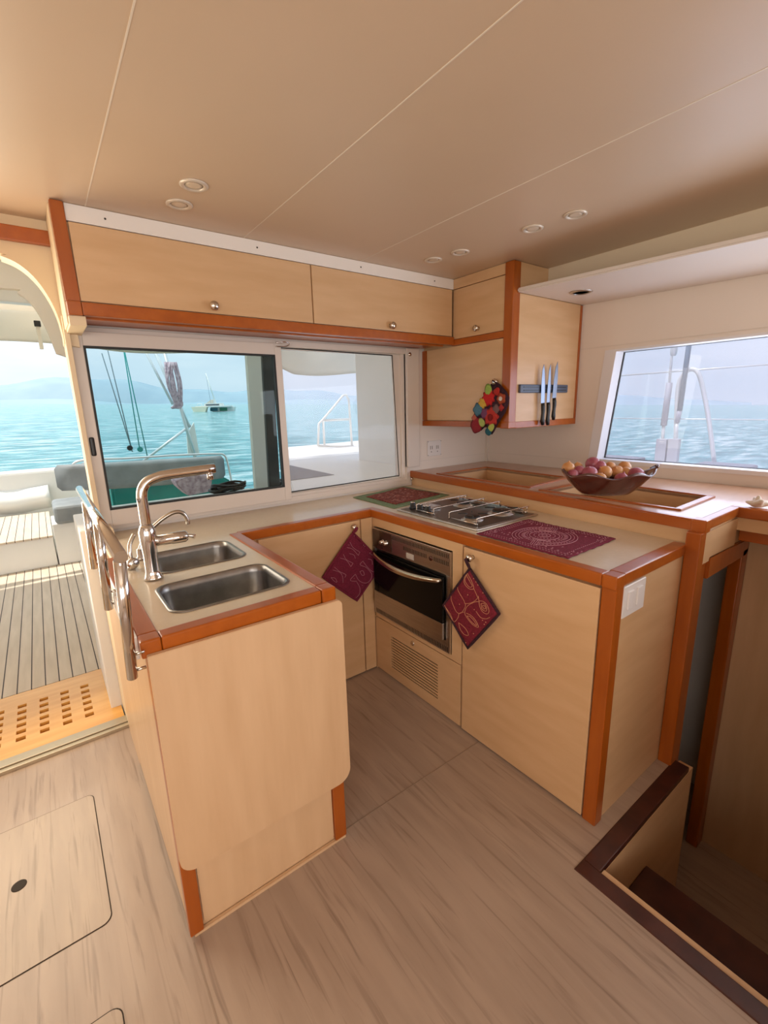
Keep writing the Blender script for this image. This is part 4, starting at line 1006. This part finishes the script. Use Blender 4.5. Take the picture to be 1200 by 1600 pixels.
# cockpit roof and canvas
t = thing('cockpit_roof', 'white cockpit hardtop with a gathered canvas valance, above the stern seats', 'awning', (0, 4, 2.3))
obj('hardtop', B().box(-3.6, 3.0, 2.60, 5.45, 2.42, 2.48, .01), CANVAS, t)
obj('hardtop_beam', B().box(-3.6, 3.0, 4.4, 4.5, 2.30, 2.42, .01), OUTW, t)
def val(u, v):
    x = -3.4+7.2*u; z = 2.45-(.31+.19*min(1, max(0, (x-2.2)/.5)))*v-.03*math.sin(u*23)*v; return Vector((x, 5.5+.05*math.sin(v*3.1)+.02*math.sin(u*60+v*4), z))
obj('valance', B().grid(val, 160, 8, (0, .02, 0)), CANVAS, t)
obj('strap', B().box(.135, .165, 5.40, 5.46, 2.10, 2.34, .004), CANVAS, t); obj('buckle', B().box(.125, .175, 5.385, 5.42, 2.29, 2.34, .006), BLACK, t)
# arched side curtain just outside the door
oa = spline([AY(x, y, 2.9) for x, y in ((-400, 370), (0, 386), (35, 396), (70, 440), (95, 500), (112, 560))], 5)+spline([AY(x, y, 2.9) for x, y in ((88, 552), (73, 515), (52, 478), (28, 458), (0, 450), (-400, 440))], 5)
b = B().prism(oa, (0, .04, 0)); solo('arch_moulding', b, CANVAS, 'white arched moulding just outside the doorway', 'moulding')
# side deck outside right window
b = B().prism([(1.25, 2.62, .60), (3.0, 2.62, .60), (5.3, 7.3, .60), (3.16, 7.05, .60)], (0, 0, .29), .01); struct('side_deck', b, OUTW)
g = [AZ(453, 728, .893), AZ(520, 742, .893), AZ(454, 751, .893), AZ(452, 751, .893)]
b = B().prism([AZ(452, 727, .891), AZ(522, 742, .891), AZ(453, 751, .891)], (0, 0, .003)); solo('nonskid_patch', b, NONSKID, 'grey triangular non-skid patch on the white side deck', 'deck patch')
b = B().box(3.02, 3.10, 2.58, 4.55, .88, 2.40, .01); struct('wall_outside', b, OUTW)
t = thing('boarding_rail', 'white tube rail on the side deck, seen through the right window', 'rail', AY(520, 700, 6.3))
def PY(x, y): return AY(x, y, 6.3)
for P in ([PY(497, 697), PY(498, 662), PY(505, 655), PY(536, 618), PY(541, 617), PY(545, 625), PY(550, 697)], [PY(505, 657), PY(547, 655)], [PY(505, 657), PY(507, 697)], [PY(497, 697), PY(552, 697)]):
    obj('tube', B().tube(P, .018, 8), OUTW, t)

# foredeck outside the windscreen
b = B().box(3.0, 3.62, -3, 2.4, .95, 1.055, .01); struct('foredeck', b, OUTW)
t = thing('pulpit_hoop', 'inverted U steel hoop outside the windscreen', 'rail', AX(1085, 722, 3.6))
XH = 3.6; H = lambda x, y, X=XH: AX(x, y, X)
obj('hoop', B().tube(spline([H(1055, 728), H(1057, 650), H(1060, 603), H(1068, 585), H(1080, 577), H(1091, 583), H(1099, 610), H(1108, 660), H(1116, 722)], 6), .0145, 12), ALU, t)
obj('foot', B().box(*(lambda p: (p.x-.03, p.x+.03, p.y-.05, p.y+.05))(H(1116, 726)), 1.055, 1.07, .004), ALU, t)
def shroud(lab, top, body0, body1, low, tcol):
    e = thing('rigging_screw', lab, 'rigging', H(*low, 3.58))
    obj('wire', B().tube([H(*top, 3.58), H(*body0, 3.58)], .009 if tcol is ALU else .017, 8), tcol, e)
    obj('turnbuckle', B().tube([H(*body0, 3.58), H(*body1, 3.58)], .021 if tcol is ALU else .016, 10), mat('weathered_grey', (.36, .38, .46), .5), e)
    obj('stud', B().tube([H(*body1, 3.58), H(*low, 3.58)], .012, 8), ALU, e)
    l_ = H(*low, 3.58); obj('chainplate', B().box(l_.x-.02, l_.x+.02, l_.y-.035, l_.y+.035, 1.055, l_.z+.02, .005), mat('plate_metal', (.45, .46, .52), .5), e)
shroud('left rigging screw outside the windscreen, thick grey sleeve', (1051, 540), (1046, 598), (1037, 665), (1035, 690), ALU)
shroud('right rigging screw outside the windscreen, with blue-grey covered wire', (1082, 500), (1062, 642), (1058, 660), (1054, 690), mat('blue_grey_cover', (.12, .20, .28), .6))
obj('toggle', B().lathe([(.015, 0), (.022, .02), (.022, .06), (.012, .085)], H(1052, 556, 3.58), (0, 0, 1), 10), ALU, bpy.data.objects['rigging_screw'])
for (a_, c_, r_, lab) in (((900, 592), (1300, 562), .006, 'upper lifeline wire outside the windscreen'), ((900, 653), (1300, 657), .004, 'lower lifeline wire outside the windscreen')):
    solo('lifeline', B().tube([H(*a_, 3.61), H(*c_, 3.61)], r_, 6), ALU, lab, 'wire')
for q, lab in (((965, 716), 'left grey pad on the foredeck edge outside the windscreen'), ((1130, 722), 'right grey pad on the foredeck edge outside the windscreen')):
    p = H(*q, 3.5); b = B().box(3.42, 3.60, p.y-.16, p.y+.14, 1.053, 1.085, .012); solo('deck_pad', b, NONSKID, lab, 'deck patch')

# sea, hills, distant catamaran
SL = (-.0186, .021)
def seaz(x, y): return -1.7+SL[0]*x+SL[1]*y
b = B(); t_ = bmesh.new()
vs = [t_.verts.new((x, y, seaz(x, y))) for x, y in ((-9000, -3000), (9000, -3000), (9000, 9000), (-9000, 9000))]
t_.faces.new(vs); b._merge(t_); o = obj('sea', b, SEA, None, (0, 0, 0)); o['kind'] = 'structure'
def hills(name, D, az0, az1, fn, mt_, lab):
    t_ = bmesh.new(); n = 120; pv = None
    for i in range(n+1):
        a = R(az0+(az1-az0)*i/n); x, y = D*math.sin(a), D*math.cos(a); h = max(1, fn(az0+(az1-az0)*i/n))*D/1000
        cur = [t_.verts.new((x, y, seaz(x, y)-10)), t_.verts.new((x*1.03, y*1.03, seaz(x, y)+h*.6)), t_.verts.new((x*1.1, y*1.1, seaz(x, y)+h))]
        if pv:
            for k in range(2): t_.faces.new((pv[k], cur[k], cur[k+1], pv[k+1]))
        pv = cur
    for f in t_.faces: f.smooth = True
    b = B(); b._merge(t_); o = obj(name, b, mt_, None, (0, 0, 0)); o['kind'] = 'structure'
hills('hills', 5200, -40, 75, lambda a: (36+9*math.sin(a*.13+1)+7*math.sin(a*.31)+3*math.sin(a*.9))*(1 if a < 35 else max(0, 1-(a-35)/50)), HILL, '')
hills('hills_near', 4200, -40, 48, lambda a: 7+4*math.sin(a*.21+2)+2*math.sin(a*.5), HILL2, '')
# catamaran
q = AZ(333, 643, 0); d_ = ray(333, 643.5); tt = (-1.7-EYE.z)/(d_.z-SL[0]*d_.x-SL[1]*d_.y); cp = EYE+d_*tt
k_ = tt; un = k_/FPX   # metres per pixel at the boat
t = thing('distant_catamaran', 'white catamaran with bare mast and green-striped hull, far out on the sea', 'boat', cp)
rr = Vector((rt.x, rt.y, 0)).normalized(); ff = Vector((fw.x, fw.y, 0)).normalized(); uz = Vector((0, 0, 1))
def cb(x0, x1, z0, z1, d0_, d1_, taper=0):
    P = [cp+rr*(x0*un)+uz*(z0*un)+ff*d0_, cp+rr*(x1*un)+uz*(z0*un)+ff*d0_, cp+rr*((x1+taper)*un)+uz*(z1*un)+ff*d0_, cp+rr*((x0-taper)*un)+uz*(z1*un)+ff*d0_]
    return B().prism(P, ff*(d1_-d0_), .05)
obj('hull', cb(-26, -8, 0, 8, -3, -1, 3), mat('cream_hull', (.85, .76, .58), .4), t, label='cream near hull')
obj('hull', cb(-4, 30, 0, 7, 2, 4, 2), OUTW, t)
obj('hull_stripe', cb(8, 20, 1, 6, 1.9, 2.0, 0), mat('green_paint', (.02, .30, .17), .4), t)
obj('hull_stripe', cb(-7, 5, 1, 6, 1.9, 2.0, 0), mat('blue_green_paint', (.05, .25, .32), .4), t)
obj('bridge_deck', cb(-24, 28, 7, 9, -2, 3, 0), OUTW, t)
obj('cabin', cb(-12, 16, 9, 13, -1, 2, -1), OUTW, t)
obj('cabin_window', cb(-9, 12, 9.6, 11.6, -1.1, -1.0, 0), mat('boat_window', (.08, .10, .12), .2), t)
obj('sprayhood', B().prism([cp+rr*(-10*un)+uz*(13*un), cp+rr*(0*un)+uz*(13*un), cp+rr*(0*un)+uz*(18.5*un), cp+rr*(-3*un)+uz*(17.5*un)], ff*2), CANVAS, t)
obj('mast', B().tube([cp+rr*(6*un)+uz*(10*un), cp+rr*(-5*un)+uz*(58*un)], [.28, .14], 8), OUTW, t)
obj('stay', B().tube([cp+rr*(-2*un)+uz*(10*un), cp+rr*(-5*un)+uz*(58*un)], .05, 6), ROPEG, t)
obj('railing', B().tube([cp+rr*(-24*un)+uz*(11*un), cp+rr*(-22*un)+uz*(13*un), cp+rr*(-17*un)+uz*(13*un), cp+rr*(-16*un)+uz*(9*un)], .10, 6), OUTW, t)
